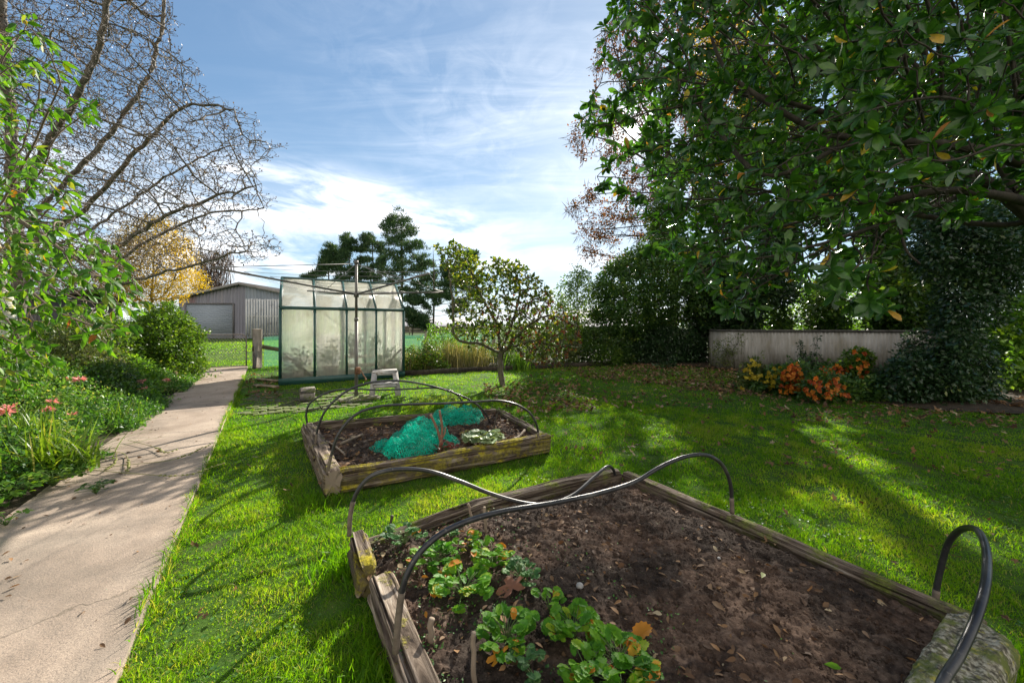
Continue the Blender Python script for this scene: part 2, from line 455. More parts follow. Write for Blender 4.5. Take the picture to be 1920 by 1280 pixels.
def skeleton(mb, Nn, par, r_tip, expo=2.4, rmax=None, sides=5, mi=0, twist=0.0, rmin_keep=0.0):
    """pipe-model radii and tapered tubes for a branch skeleton; returns radii and tip ids"""
    n = len(Nn); acc = np.zeros(n); r = np.zeros(n); main = np.full(n, -1); mx = np.zeros(n)
    for i in range(n - 1, -1, -1):
        r[i] = r_tip if acc[i] == 0 else acc[i] ** (1 / expo)
        p = par[i]
        if p >= 0:
            acc[p] += r[i] ** expo
            if r[i] > mx[p]: mx[p] = r[i]; main[p] = i
    if rmax: 
        k = rmax / r.max()
        if k < 1: r = r_tip + (r - r_tip) * (rmax - r_tip) / (r.max() - r_tip)
    ids = np.where(par >= 0)[0]; p = par[ids]
    d = unit(Nn[ids] - Nn[p]); dn = np.zeros((n, 3)); dn[ids] = d; dn[0] = d[0]
    ismain = main[p] == ids
    ds = np.where(ismain[:, None], dn[p], d); rsr = np.where(ismain, r[p], np.minimum(r[p], r[ids] * 1.25))
    ref = np.array([0.33, 0.21, 0.92])
    def ring(c, dd, rr, sd):
        u = unit(np.cross(dd, ref)); v = np.cross(dd, u); a = np.arange(sd) * 2 * PI / sd
        return c[:, None] + rr[:, None, None] * (np.cos(a)[None, :, None] * u[:, None] + np.sin(a)[None, :, None] * v[:, None])
    big = r[ids] > 0.02
    for msk, sd in ((big, max(sides, 8)), (~big, 3 if sides < 5 else 4)):
        if not msk.any(): continue
        a = ring(Nn[p[msk]], ds[msk], rsr[msk], sd); b = ring(Nn[ids[msk]], d[msk], r[ids[msk]], sd)
        V = np.concatenate([a, b], 1); m = len(V); j = np.arange(sd); k = (j + 1) % sd
        q = np.stack([j, k, sd + k, sd + j], 1)
        mb.add(V.reshape(-1, 3), (q[None] + (np.arange(m) * 2 * sd)[:, None, None]).reshape(-1, 4), 0.5, mi)
    tips = np.where(acc == 0)[0]
    return r, tips, dn


def poly_points(poly, n, Yc, dY, rs, edge=60, hole=0.0, hs=60.0, seed=3):
    """n points in a crown whose outline seen from the garden path is poly; Yc/dY = middle depth and half depth (numbers or functions of x)"""
    xs = [p[0] for p in poly]; ys = [p[1] for p in poly]; res = []; tot = 0
    while tot < n:
        x = rs.uniform(min(xs), max(xs), n * 2); y = rs.uniform(min(ys), max(ys), n * 2)
        k = inpoly(x, y, poly)
        if hole: k &= (vnoise(x / hs, y / hs, seed) > hole)
        x = x[k]; y = y[k]; res.append(np.stack([x, y], 1)); tot += len(x)
    q = np.concatenate(res)[:n]; dd = polydist(q[:, 0], q[:, 1], poly)
    th = np.sqrt(np.clip(dd / edge, 0.03, 1)); yc = Yc(q[:, 0]) if callable(Yc) else Yc
    hd = dY(q[:, 0]) if callable(dY) else dY
    Y = yc + hd * th * rs.uniform(-1, 1, n)
    return np.stack([(q[:, 0] - 960) * Y / F, Y, H - (q[:, 1] - HY) * Y / F], 1)


def leafcloud(mb, ctr, per, rad, size, width, kind, rs, droop=0.3, flat=0.7, rnd=None, outw=None, spread=None):
    """clumps of leaves round the centres"""
    n = len(ctr) * per; c = np.repeat(ctr, per, 0); o = rs.normal(0, 1, (n, 3)); o = unit(o) * (rs.rand(n) ** .45)[:, None] * rad
    o[:, 2] *= flat
    D = unit(unit(o) + rs.normal(0, .55, (n, 3)) - np.array([0, 0, droop])); Nn = unit(rs.normal(0, .6, (n, 3)) + np.array([0, 0, 1.0]))
    if rnd is None:
        base = np.repeat(rs.rand(len(ctr)), per); rnd = np.clip(.5 * base + .5 * rs.rand(n), 0, 1)
    leaves(mb, c + o, D, Nn, size * rs.uniform(.65, 1.25, n), width, kind, rnd)
# ---------------------------------------------------------------- the setting: ground, path, paving, lawn
U2 = np.array([-.563, .826]); V2 = np.array([.826, .563])
PR0 = G(220, 1280)[:2] - U2 * 3.5; PLEN = 15.9; PW = 0.97


def pathpt(tq, o): return PR0 + U2 * tq - V2 * o            # o metres to the left of the right edge


path_poly = [pathpt(0, 0), pathpt(PLEN, 0), pathpt(PLEN, PW), pathpt(0, PW)]
# raised beds: outer top corners
B1 = dict(BL=np.array([-.86, 2.0]), BR=np.array([.86, 2.93]), FR=np.array([1.86, 1.42]), FL=np.array([.09, .52]))
B2 = dict(FL=np.array([-1.43, 2.74]), FR=np.array([.40, 3.74]), BR=np.array([-.22, 5.08]), BL=np.array([-2.43, 4.22]))
bed1_poly = [B1[k] for k in ('BL', 'BR', 'FR', 'FL')]; bed2_poly = [B2[k] for k in ('FL', 'FR', 'BR', 'BL')]
pave_poly = [G(440, 778)[:2], G(470, 738)[:2], G(560, 728)[:2], G(700, 738)[:2], G(715, 757)[:2], G(640, 765)[:2], G(560, 775)[:2]]
back_line = [G(757, 704)[:2], G(900, 696)[:2], G(1040, 689)[:2], G(1160, 684)[:2], G(1260, 684)[:2], G(1370, 694)[:2], G(1440, 716)[:2], G(1500, 737)[:2], G(1600, 750)[:2], G(1750, 768)[:2], G(1930, 776)[:2], G(2300, 800)[:2]]
beyond_poly = back_line + [np.array([30., 6.]), np.array([30., 60.]), np.array([-3., 60.]), np.array([-3.0, 14.6])]
gh_poly = [np.array(q) for q in ((-5.14, 8.04), (-2.81, 9.40), (-3.82, 11.13), (-6.15, 9.77))]
border_poly = [pathpt(0, PW), pathpt(14.0, PW), pathpt(14.3, 14), pathpt(0, 14)]

GRASS_BASE = solid('turf', [(0.25, (0.022, 0.045, 0.008)), (0.5, (0.045, 0.095, 0.014)), (0.75, (0.085, 0.14, 0.02))], 5, rough=.95, bump=.8, bscale=60, spec=.1,
                   second=[((0.075, 0.065, 0.03), 3.0, .55, .75)])
xs = np.concatenate([-np.geomspace(1200, 12, 26), np.linspace(-11.5, 14.5, 131), np.geomspace(15, 1200, 26)])
ys = np.concatenate([np.array([-300, -60, -20, -8]), np.linspace(-4, 16, 121), np.geomspace(16.5, 2200, 40)])
gx, gy = np.meshgrid(xs, ys, indexing='ij')
rr = np.hypot(gx, gy)
gz = -0.012 + 0.022 * fbm(gx * 1.3, gy * 1.3, 3, 5) * (rr < 30) + np.where(rr > 18, 0.10 * fbm(gx * .1, gy * .1, 3, 8), 0)


def gheight(x, y): return -0.012 + 0.022 * fbm(x * 1.3, y * 1.3, 3, 5)


nx, ny = gx.shape; i = np.arange(nx - 1)[:, None] * ny; j = np.arange(ny - 1)[None, :]
mb = M(); mb.add(np.stack([gx, gy, gz], -1).reshape(-1, 3), np.stack([i + j, i + ny + j, i + ny + j + 1, i + j + 1], -1).reshape(-1, 4))
tag(mb.build('ground', GRASS_BASE, smooth=True), kind='structure')

# concrete path with a worn, stained surface; slabs butt at joints
m, t = newmat('path_concrete'); tc = t.a('ShaderNodeTexCoord').outputs['Object']
c = t.ramp(t.noise(tc, 1.6, 8, .62, .4), [(.3, (.205, .158, .118)), (.5, (.31, .245, .19)), (.7, (.40, .325, .255))])
c = t.mix(t.mapr(t.noise(tc, 160, 3, .7), .42, .62), c, t.mix(1.0, c, (1.35, 1.33, 1.3), 'MULTIPLY'))
c = t.mix(t.mapr(t.noise(tc, 230, 2, .7), .58, .68), c, (.10, .09, .08))
c = t.mix(t.mapr(t.noise(t.mapping(tc, (1, 1, 1), loc=(4, 2, 0)), .8, 6, .7, 1.0), .5, .66, 0, .5), c, (.13, .115, .095))
cr = t.a('ShaderNodeTexVoronoi', {'Vector': t.v('ADD', tc, t.v('SCALE', t.noise(tc, 2.5, 4, out=1), scale=.5)), 'Scale': .55}, feature='DISTANCE_TO_EDGE').outputs[0]
crk = t.mapr(cr, .001, .005, .45, 0)
c = t.mix(crk, c, (.07, .06, .04))
bp = t.a('ShaderNodeBump', {'Strength': .55, 'Distance': .006, 'Height': t.m('SUBTRACT', t.m('ADD', t.noise(tc, 140, 4, .7), t.noise(tc, 12, 4)), crk)})
out(t, t.a('ShaderNodeBsdfPrincipled', {'Base Color': c, 'Roughness': .88, 'Specular IOR Level': .25, 'Normal': bp.outputs[0]})); CONC = m
mb = M(); tt = 0.0; k = 0; rs = np.random.RandomState(4)
while tt < PLEN:
    L = min([3.4, 3.0, 3.1, 3.0, 3.4][k % 5], PLEN - tt); n = max(2, int(L / .05)); wv = 10
    a = np.linspace(tt + .004, tt + L - .004, n); o = np.linspace(0, PW, wv)
    A, O = np.meshgrid(a, o, indexing='ij')
    eo = np.where(O == 0, .014 * fbm(A * 5, A * 0 + 3, 4, 21), 0) + np.where(O == PW, .02 * fbm(A * 3, A * 0 + 9, 4, 22), 0)
    XY = PR0[None, None] + U2[None, None] * A[..., None] - V2[None, None] * (O + eo)[..., None]
    Z = .042 + .004 * fbm(A * 1.2, O * 1.2, 3, 11) - np.where((O == 0), .007, 0)
    top = np.concatenate([XY, Z[..., None]], -1)
    i = np.arange(n - 1)[:, None] * wv; j = np.arange(wv - 1)[None, :]
    mb.add(top.reshape(-1, 3), np.stack([i + j, i + j + 1, i + wv + j + 1, i + wv + j], -1).reshape(-1, 4))
    for e, oo in ((0, -.006), (wv - 1, .006)):
        tp = top[:, e]; bt = tp.copy(); bt[:, :2] -= V2 * oo; bt[:, 2] = -.08; ii = np.arange(n - 1)
        mb.add(np.concatenate([tp, bt]), np.stack([ii, ii + 1, n + ii + 1, n + ii], -1))
    tt += L; k += 1
tag(mb.build('path', CONC), kind='structure')

# brick paving half lost in moss
BRK = solid('old_brick', [(.3, (.06, .052, .038)), (.7, (.14, .122, .092))], 9, bump=.8, second=[((.075, .10, .02), 6, .40, .52)])
mb = M(); rs = np.random.RandomState(8)
for iu in range(-3, 30):
    for iv in range(-14, 40):
        q = G(440, 778)[:2] + U2 * (iu * .125) + V2 * (iv * .2 + (iu % 2) * .1)
        if inpoly(q[0], q[1], pave_poly) and rs.rand() < .70:
            mb.box((q[0], q[1], -.024 + rs.uniform(-.010, .006)), (.105, .185, .06), math.atan2(U2[1], U2[0]) + rs.normal(0, .04), bevel=.012)
tag(mb.build('paving', BRK), kind='structure')


def sector(n, r0, r1, rs, a=70):
    r = np.sqrt(rs.uniform(r0 * r0, r1 * r1, n)); th = np.radians(rs.uniform(-a, a, n)); return r * np.sin(th), r * np.cos(th)


def lawn_mask(x, y, rs):
    k = ~inpoly(x, y, path_poly) & ~inpoly(x, y, bed1_poly) & ~inpoly(x, y, bed2_poly) & ~inpoly(x, y, beyond_poly) & ~inpoly(x, y, border_poly) & ~inpoly(x, y, gh_poly)
    k &= ~(inpoly(x, y, pave_poly) & (rs.rand(len(x)) > .34))
    bare = (polydist(x, y, bed2_poly) < .10) & (rs.rand(len(x)) > .35); k &= ~bare
    k &= ~((x < -3.2) & (y < 13) & (y > 7.0 + .4 * fbm(x * 2, y * 2, 2, 3)) & inpoly(x, y, [pathpt(9.2, 0), pathpt(13.6, 0), (-6.6, 11.6), (-5.3, 7.7)]) & (rs.rand(len(x)) > .25))
    return k


m, t = newmat('grass_blades'); r = t.a('ShaderNodeAttribute', attribute_name='rnd').outputs['Fac']
c = t.ramp(r, [(0, (.040, .100, .006)), (.35, (.078, .185, .008)), (.7, (.145, .265, .010)), (.9, (.22, .29, .018)), (1, (.30, .26, .12))])
p = t.a('ShaderNodeBsdfPrincipled', {'Base Color': c, 'Roughness': .5, 'Specular IOR Level': .25})
tr = t.a('ShaderNodeBsdfTranslucent', {'Color': t.mix(1.0, c, (1.8, 1.95, .35), 'MULTIPLY')})
out(t, t.a('ShaderNodeMixShader', {0: .58, 1: p, 2: tr})); GRASS = m

mb = M(); rs = np.random.RandomState(1)
for (r0, r1, dens, h, w, sg) in ((.85, 2.0, 26000, .029, .0029, 3), (2.0, 3.6, 15000, .029, .0036, 2), (3.6, 6.5, 5200, .032, .006, 2), (6.5, 11, 1500, .034, .011, 1), (11, 17, 420, .04, .022, 1)):
    n = int(dens * PI * 140 / 360 * (r1 * r1 - r0 * r0)); x, y = sector(n, r0, r1, rs)
    k = lawn_mask(x, y, rs); x = x[k]; y = y[k]
    tuft = fbm(x * 4.5, y * 4.5, 3, 31) + .6 * fbm(x * 16, y * 16, 2, 33); big = fbm(x * .8, y * .8, 3, 35)
    k = rs.rand(len(x)) < np.clip(1.05 + tuft * 1.3, .6, 1); x = x[k]; y = y[k]; tuft = tuft[k]; big = big[k]; n = len(x)
    hh = h * np.clip(1 + 1.7 * tuft, .35, 2.4) * rs.uniform(.6, 1.35, n)
    hh *= np.where((polydist(x, y, path_poly) < .10) | (polydist(x, y, bed1_poly) < .07) | (polydist(x, y, bed2_poly) < .07), 1.25, 1)
    rnd = np.clip(.50 + 1.1 * big + .5 * tuft + rs.normal(0, .16, n), 0, .93); worn = np.clip((fbm(x * .7 + 9, y * .7, 3, 88) - .14) * 4, 0, 1); dry = rs.rand(n) < .04 + .2 * worn; hh = hh * (1 - .35 * worn); rnd[dry] = 1.0
    blades(mb, np.stack([x, y, gheight(x, y) - .003], 1), hh, w * rs.uniform(.7, 1.3, n), rs.uniform(.15, 1.2, n), rnd, rs, sg)
# the paddock beyond the gate and fence
for (r0, r1, dens, h, w) in ((11, 22, 170, .05, .035), (22, 45, 38, .07, .09)):
    n = int(dens * PI * 140 / 360 * (r1 * r1 - r0 * r0)); x, y = sector(n, r0, r1, rs)
    k = ((x < -3) & (y > 14.5 + (x + 3) * .62 + 0)) & (y - 11.3 > (x + 8.25) * .68); x = x[k]; y = y[k]; n = len(x)
    blades(mb, np.stack([x, y, np.full(n, -.02)], 1), h * rs.uniform(.5, 1.3, n), w * rs.uniform(.6, 1.3, n), rs.uniform(.2, 1, n), np.clip(.6 + .8 * fbm(x * .5, y * .5, 3, 3) + rs.normal(0, .12, n), 0, .9), rs, 1)
# longer tufts round posts, bricks and bed edges
for (cx, cy, nn, hh) in ((-1.43, 2.7, 260, .08), (.44, 3.8, 200, .07), (-2.85, 6.5, 220, .08), (-.22, 8.2, 160, .07), (-.92, 1.98, 500, .09), (1.9, 1.4, 500, .08), (-1.15, 5.9, 160, .16), (-2.2, 5.9, 140, .1), (.95, 2.98, 300, .07), (-.5, 1.35, 500, .08)):
    p0 = rs.normal(0, .09, (nn, 2)) + (cx, cy); k = ~inpoly(p0[:, 0], p0[:, 1], bed1_poly) & ~inpoly(p0[:, 0], p0[:, 1], bed2_poly); p0 = p0[k]
    blades(mb, np.c_[p0, np.full(len(p0), -.01)], hh * rs.uniform(.5, 1.2, len(p0)), .006 * rs.uniform(.6, 1.2, len(p0)), rs.uniform(.1, .9, len(p0)), rs.uniform(.2, .75, len(p0)), rs, 3)
tq = rs.uniform(2.2, 13.5, 5200); oo = rs.uniform(-.035, .004, 5200) + np.where(vnoise(tq * 2.3, tq * 0, 5) > .6, .03, 0) * rs.rand(5200); q = PR0 + U2 * tq[:, None] - V2 * oo[:, None]; n = len(q)
blades(mb, np.c_[q, np.where(oo > 0, .04, 0.)], rs.uniform(.03, .075, n) * np.clip(vnoise(tq * 3, tq * 0, 9) * 1.6, .5, 1.3), .005 * rs.uniform(.6, 1.2, n), rs.uniform(.2, 1.3, n), np.where(rs.rand(n) < .2, 1.0, rs.uniform(.1, .8, n)), rs, 3)
tag(mb.build('grass', GRASS), kind='stuff', label='short mown green lawn grass around the raised beds', cat='grass')

EARTH = solid('bare_earth', [(.3, (.022, .016, .010)), (.6, (.06, .045, .028)), (.8, (.12, .09, .06))], 7, bump=.9, bscale=40)
mb = M(); bl = np.array(smooth_path([(p[0], p[1], 0) for p in back_line], 80)); Vb = np.stack([bl + (0, -.02, .004), bl + (.5, .9, .03), bl + (1.4, 3.2, .05), bl + (2.6, 7.5, .05)], 1); ii = np.arange(79)[:, None] * 4; jj = np.arange(3)[None]
mb.add(Vb.reshape(-1, 3), np.stack([ii + jj, ii + 4 + jj, ii + 5 + jj, ii + jj + 1], -1).reshape(-1, 4)); tag(mb.build('bare_earth', EARTH), kind='structure')

# crumbs of leaf and grit on the concrete
mb = M(); rs = np.random.RandomState(61); n = 420; tq = rs.uniform(2.4, 13.5, n); of = np.where(rs.rand(n) < .6, PW - rs.rand(n) ** 2 * .5, rs.uniform(.02, PW, n)); q = PR0 + U2 * tq[:, None] - V2 * of[:, None]; az = rs.rand(n) * 6.28
leaves(mb, np.c_[q, np.full(n, .050)], np.stack([np.cos(az), np.sin(az), rs.normal(0, .2, n)], 1), np.array([[0, 0, 1.0]]) + rs.normal(0, .35, (n, 3)), rs.uniform(.008, .04, n), rs.uniform(.25, .7, n), 'long', rs=rs)
PATHBITS = mb

# clover and flat weeds through the near lawn
WEED = leafmat('clover', [(0, (.03, .10, .02)), (.6, (.07, .19, .03)), (1, (.14, .27, .05))], .4)
mb = M(); n = 9000; x, y = sector(n, .9, 5.5, rs); k = lawn_mask(x, y, rs) & (fbm(x * 1.6, y * 1.6, 3, 77) > .05); x = x[k]; y = y[k]; n = len(x)
c0 = np.repeat(np.stack([x, y, gheight(x, y) + rs.uniform(.006, .022, n)], 1), 3, 0); az = np.repeat(rs.rand(n) * 6.28, 3) + np.tile([0, 2.1, 4.2], n)
leaves(mb, c0, np.stack([np.cos(az), np.sin(az), .2 + 0 * az], 1), np.array([[0, 0, 1.0]]) + rs.normal(0, .25, (3 * n, 3)), rs.uniform(.007, .014, 3 * n), 1.0, 'dia', rs=rs)
tag(mb.build('clover', WEED), kind='stuff', label='patches of small round clover leaves in the near lawn', cat='clover')

# fallen leaves: thick in front of the wall and under the fruit tree, thin elsewhere
LITTER = leafmat('dead_leaf', [(0, (.07, .038, .022)), (.3, (.14, .08, .045)), (.6, (.25, .155, .085)), (.85, (.36, .20, .09)), (1, (.46, .38, .24))], .2, .7, .2, (1.2, .9, .5))
mb = M(); rs = np.random.RandomState(12); PX = []
for (poly, n) in (([(1040, 690), (1180, 686), (1370, 692), (1500, 722), (1400, 740), (1250, 722), (1100, 708)], 1700), ([(1370, 692), (1500, 715), (1930, 765), (1930, 740), (1500, 700), (1380, 686)], 600), ([(1160, 690), (1170, 680), (1370, 684), (1380, 694)], 350), ([(930, 700), (1180, 690), (1450, 740), (1300, 770), (1050, 760), (900, 745)], 420),
                  ([(880, 720), (1080, 710), (1120, 770), (960, 770)], 420), ([(1400, 735), (1900, 775), (1900, 800), (1500, 790)], 300), ([(760, 705), (1900, 770), (1900, 900), (1000, 850), (800, 760)], 330),
                  ([(1040, 770), (1900, 850), (1900, 1200), (1500, 1000), (1100, 860)], 45), ([(440, 790), (560, 790), (600, 940), (400, 1200), (260, 1270)], 12), ([(465, 700), (525, 700), (525, 745), (460, 740)], 120)):
    bx = [p[0] for p in poly]; by = [p[1] for p in poly]; q = []
    while len(q) < n:
        a, b = rs.uniform(min(bx), max(bx)), rs.uniform(min(by), max(by))
        if inpoly(np.array([a]), np.array([b]), poly)[0]: q.append(G(a, b, .03))
    PX += q
c0 = np.array(PX); n = len(c0); k = ~inpoly(c0[:, 0], c0[:, 1], bed1_poly) & ~inpoly(c0[:, 0], c0[:, 1], bed2_poly); c0 = c0[k]; n = len(c0); az = rs.rand(n) * 6.28
leaves(mb, c0, np.stack([np.cos(az), np.sin(az), rs.normal(0, .35, n)], 1), np.array([[0, 0, 1.0]]) + rs.normal(0, .5, (n, 3)), rs.uniform(.035, .08, n) * np.clip(c0[:, 1] / 6, .5, 1), rs.uniform(.5, 1.0, n), 'maple', rs=rs)
tag(PATHBITS.build('leaf_litter', LITTER), kind='stuff', label='crumbled dry leaf bits on the concrete path', cat='leaf scraps')
tag(mb.build('leaf_litter', LITTER), kind='stuff', label='brown fallen leaves scattered over the lawn', cat='fallen leaves')

# ---------------------------------------------------------------- raised beds
def timbermat(name, stops, moss, mlo, mhi, mz=.2):
    m, t = newmat(name); tc = t.a('ShaderNodeAttribute', attribute_name='grain', attribute_type='GEOMETRY').outputs['Vector']
    ob = t.a('ShaderNodeTexCoord').outputs['Object']
    g = t.noise(t.mapping(tc, (2.6, 95, 95)), 1.0, 7, .68, .6)
    c = t.ramp(g, stops)
    c = t.mix(t.mapr(t.noise(tc, 3.0, 5, .6), .5, .7, 0, .6), c, t.mix(1.0, c, (.55, .45, .38), 'MULTIPLY'))
    nz = t.a('ShaderNodeSeparateXYZ', {0: t.a('ShaderNodeNewGeometry').outputs['Normal']}).outputs[2]
    ms = t.m('MULTIPLY', t.mapr(t.noise(ob, 7, 6, .68), mlo, mhi), t.mapr(nz, -.3, .7, mz, 1))
    mc = t.ramp(t.noise(ob, 40, 5, .7), [(.3, (.05, .06, .008)), (.5, moss), (.75, tuple(min(1, 1.9 * q) for q in moss))])
    c = t.mix(ms, c, mc)
    bp = t.a('ShaderNodeBump', {'Strength': .9, 'Distance': .012, 'Height': t.m('ADD', g, t.m('MULTIPLY', ms, t.noise(ob, 90, 4, .7)))})
    out(t, t.a('ShaderNodeBsdfPrincipled', {'Base Color': c, 'Roughness': .9, 'Specular IOR Level': .2, 'Normal': bp.outputs[0]})); return m


WST = [(.36, (.02, .014, .010)), (.46, (.10, .073, .052)), (.57, (.26, .205, .155)), (.72, (.52, .46, .38))]
T_GREY = timbermat('grey_weathered_timber', WST, (.22, .20, .02), .56, .66)
T_MOSS = timbermat('mossy_timber', [(a, tuple(q * .75 for q in c)) for a, c in WST], (.30, .25, .015), .44, .56)
T_DARK = timbermat('dark_timber', [(a, tuple(q * .62 for q in c)) for a, c in WST], (.12, .14, .02), .52, .64)


def timber(name, pts, w, h, mat, parent, seed, rag=.012, zt=None):
    """old split sleeper following pts (top centre line, with z), rounded rectangular section cut by deep grooves along the grain"""
    pts = np.array(pts, float); seg = np.linalg.norm(np.diff(pts, axis=0), axis=1); s = np.concatenate([[0], np.cumsum(seg)]); L = s[-1]
    n = max(12, int(L / .012)); ss = np.linspace(0, L, n)
    c = np.stack([np.interp(ss, s, pts[:, k]) for k in range(3)], 1)
    tg = unit(np.gradient(c, axis=0) * [1, 1, 0]); sd = np.stack([tg[:, 1], -tg[:, 0], 0 * tg[:, 0]], 1)
    K = 80; a = np.arange(K) * 2 * PI / K; e = 4.0
    cx = np.sign(np.cos(a)) * np.abs(np.cos(a)) ** (2 / e) * w / 2; cz = np.sign(np.sin(a)) * np.abs(np.sin(a)) ** (2 / e) * h / 2 - h / 2
    per = np.arange(K) / K * (2 * (w + h))
    A, Sx = np.meshgrid(per, ss)
    gro = fbm(A * 40 + 0 * Sx, Sx * 1.4 + seed, 4, seed, .7); big = fbm(A * 9, Sx * 2.2, 3, seed + 5)
    cut = np.clip((vnoise(A * 55 + .6 * fbm(Sx * 3, A * 3, 2, 4), Sx * 1.9, seed + 9) - .58) * 4, 0, 1) * 1.3
    dsp = rag * (1.7 * gro + 1.5 * big) - rag * 1.1 * cut
    end = np.minimum(Sx, L - Sx); dsp = dsp - .012 * np.clip(1 - end / .02, 0, 1)
    nx_ = np.cos(a); nz_ = np.sin(a)
    X = cx[None] + dsp * nx_[None]; Z = cz[None] + dsp * nz_[None]
    eo = np.where((ss < .02)[:, None], -.02 * vnoise(A * 30, 0 * A + seed, 3), 0) + np.where((ss > L - .02)[:, None], .025 * vnoise(A * 30, 0 * A + seed, 4), 0)
    V = c[:, None] + sd[:, None] * X[..., None] + tg[:, None] * eo[..., None]; V[..., 2] += Z
    mb = M(); i = np.arange(n - 1)[:, None] * K; j = np.arange(K)[None]; k = (j + 1) % K
    mb.add(V.reshape(-1, 3), np.stack([i + j, i + k, i + K + k, i + K + j], -1).reshape(-1, 4))
    for r_, rev in ((0, False), (n - 1, True)):
        q = np.concatenate([V[r_], [V[r_].mean(0)]]); f = np.stack([np.arange(K), (np.arange(K) + 1) % K, np.full(K, K)], 1)
        mb.add(q, f if rev else f[:, ::-1])
    ob = mb.build(name, mat, parent)
    g = ob.data.attributes.new('grain', 'FLOAT_VECTOR', 'POINT'); gr = np.stack([Sx + seed, A * .5, 0 * A], -1).reshape(-1, 3)
    gg = np.zeros((len(ob.data.vertices), 3)); gg[:len(gr)] = gr; gg[len(gr):] = (seed, .3, .2); g.data.foreach_set('vector', gg.ravel().astype(np.float32))
    return ob


SOIL = None
m, t = newmat('garden_soil'); tc = t.a('ShaderNodeTexCoord').outputs['Object']
c = t.ramp(t.noise(tc, 14, 9, .72), [(.3, (.020, .015, .012)), (.5, (.058, .043, .034)), (.66, (.125, .096, .076)), (.8, (.27, .22, .18))])
c = t.mix(t.mapr(t.noise(tc, 2.4, 4, .6), .46, .6, 0, .8), c, t.mix(1.0, c, (2.1, 1.8, 1.6), 'MULTIPLY'))
c = t.mix(t.mapr(t.noise(tc, 130, 3, .8), .64, .72), c, (.30, .25, .19))
bp = t.a('ShaderNodeBump', {'Strength': 1.0, 'Distance': .016, 'Height': t.noise(tc, 60, 9, .78)})
out(t, t.a('ShaderNodeBsdfPrincipled', {'Base Color': c, 'Roughness': .97, 'Specular IOR Level': .12, 'Normal': bp.outputs[0]})); SOIL = m


def soilz(u, v, seed, amp, z0):
    a = np.abs(fbm(u * 7, v * 7, 3, seed)) * -.9 + fbm(u * 2.2, v * 2.2, 2, seed + 3) * 1.2
    f = fbm(u * 26, v * 26, 4, seed + 6, .62)
    return z0 + amp * (a + .75 * f + .25)


def soilbed(name, q, seed, amp, z0, step, parent):
    (BL, BR, FR, FL) = [np.array(p) for p in q]
    n1 = int(np.linalg.norm(BR - BL) / step); n2 = int(np.linalg.norm(FL - BL) / step)
    a = np.linspace(0, 1, n1)[:, None, None]; b = np.linspace(0, 1, n2)[None, :, None]
    XY = (BL * (1 - a) + BR * a) * (1 - b) + (FL * (1 - a) + FR * a) * b
    Z = soilz(XY[..., 0], XY[..., 1], seed, amp, z0)
    mb = M(); i = np.arange(n1 - 1)[:, None] * n2; j = np.arange(n2 - 1)[None]
    mb.add(np.concatenate([XY, Z[..., None]], -1).reshape(-1, 3), np.stack([i + j, i + j + 1, i + n2 + j + 1, i + n2 + j], -1).reshape(-1, 4))
    # crumbs and clods
    rs = np.random.RandomState(seed); nc = int(n1 * n2 * .12); u = rs.rand(nc); v = rs.rand(nc)
    p = (BL * (1 - u)[:, None] + BR * u[:, None]) * (1 - v)[:, None] + (FL * (1 - u)[:, None] + FR * u[:, None]) * v[:, None]
    r = step * rs.uniform(.25, 1.0, nc) * np.where(rs.rand(nc) < .09, 2.3, 1)
    oc = np.array([[1, 0, 0], [-1, 0, 0], [0, 1, 0], [0, -1, 0], [0, 0, 1], [0, 0, -1.0]]); of = np.array([[0, 2, 4], [2, 1, 4], [1, 3, 4], [3, 0, 4], [2, 0, 5], [1, 2, 5], [3, 1, 5], [0, 3, 5]])
    V = np.c_[p, soilz(p[:, 0], p[:, 1], seed, amp, z0) + r * .3][:, None] + oc[None] * r[:, None, None] * rs.uniform(.55, 1.3, (nc, 6, 1))
    mb.add(V.reshape(-1, 3), (of[None] + (np.arange(nc) * 6)[:, None, None]).reshape(-1, 3))
    return mb.build(name, SOIL, parent)


def p3(p, z): return (float(p[0]), float(p[1]), z)


bed1 = thing('raised_bed', 'large near raised bed of weathered timbers with strawberries and bare soil', 'garden bed', (.5, 1.7, 0))
Zs1 = .085
soilbed('soil', (B1['BL'] + (.05, -.02), B1['BR'] + (0, -.05), B1['FR'] + (-.05, 0), B1['FL'] + (0, .05)), 3, .052, Zs1, .0064, bed1)
a = timber('timber', [p3(B1['BL'] + (.03, -.02), .11), p3((B1['BL'] * .62 + B1['BR'] * .38) + (-.03, .07), .135), p3((B1['BL'] * .5 + B1['BR'] * .5) + (-.01, .06), .14), p3(B1['BR'] + (-.02, -.02), .16)], .11, .15, T_DARK, bed1, 11, .016)
a['label'] = 'dark cracked timber along the back of the near bed'
a = timber('timber', [p3(B1['BR'] + (.05, -.02), .14), p3((B1['BR'] + B1['FR']) / 2 + (.03, .02), .135), p3(B1['FR'] + (.0, .02), .14)], .085, .14, timbermat('right_timber', [(a_, tuple(q * .8 for q in c_)) for a_, c_ in WST], (.13, .15, .03), .5, .62), bed1, 23, .010)
LE = B1['FL'] - B1['BL']; LE = LE / np.linalg.norm(LE)
a = timber('timber', [p3(B1['BL'] + LE * .36 + (.04, .02), .145), p3(B1['BL'] + LE * 1.70 + (.04, .02), .135)], .115, .15, T_GREY, bed1, 37, .020)
a['label'] = 'pale grey split timber with yellow moss patches'
timber('timber', [p3(B1['FL'] + (.1, .05), .15), p3(B1['FR'] + (-.58, -.38), .15)], .12, .15, T_GREY, bed1, 41)
a = timber('corner_log', [p3(B1['BL'] + (-.0, .02), .165), p3(B1['BL'] + LE * .27 + (.01, .0), .145)], .10, .17, T_MOSS, bed1, 43, .022); a['label'] = 'stubby corner log thick with yellow green moss'

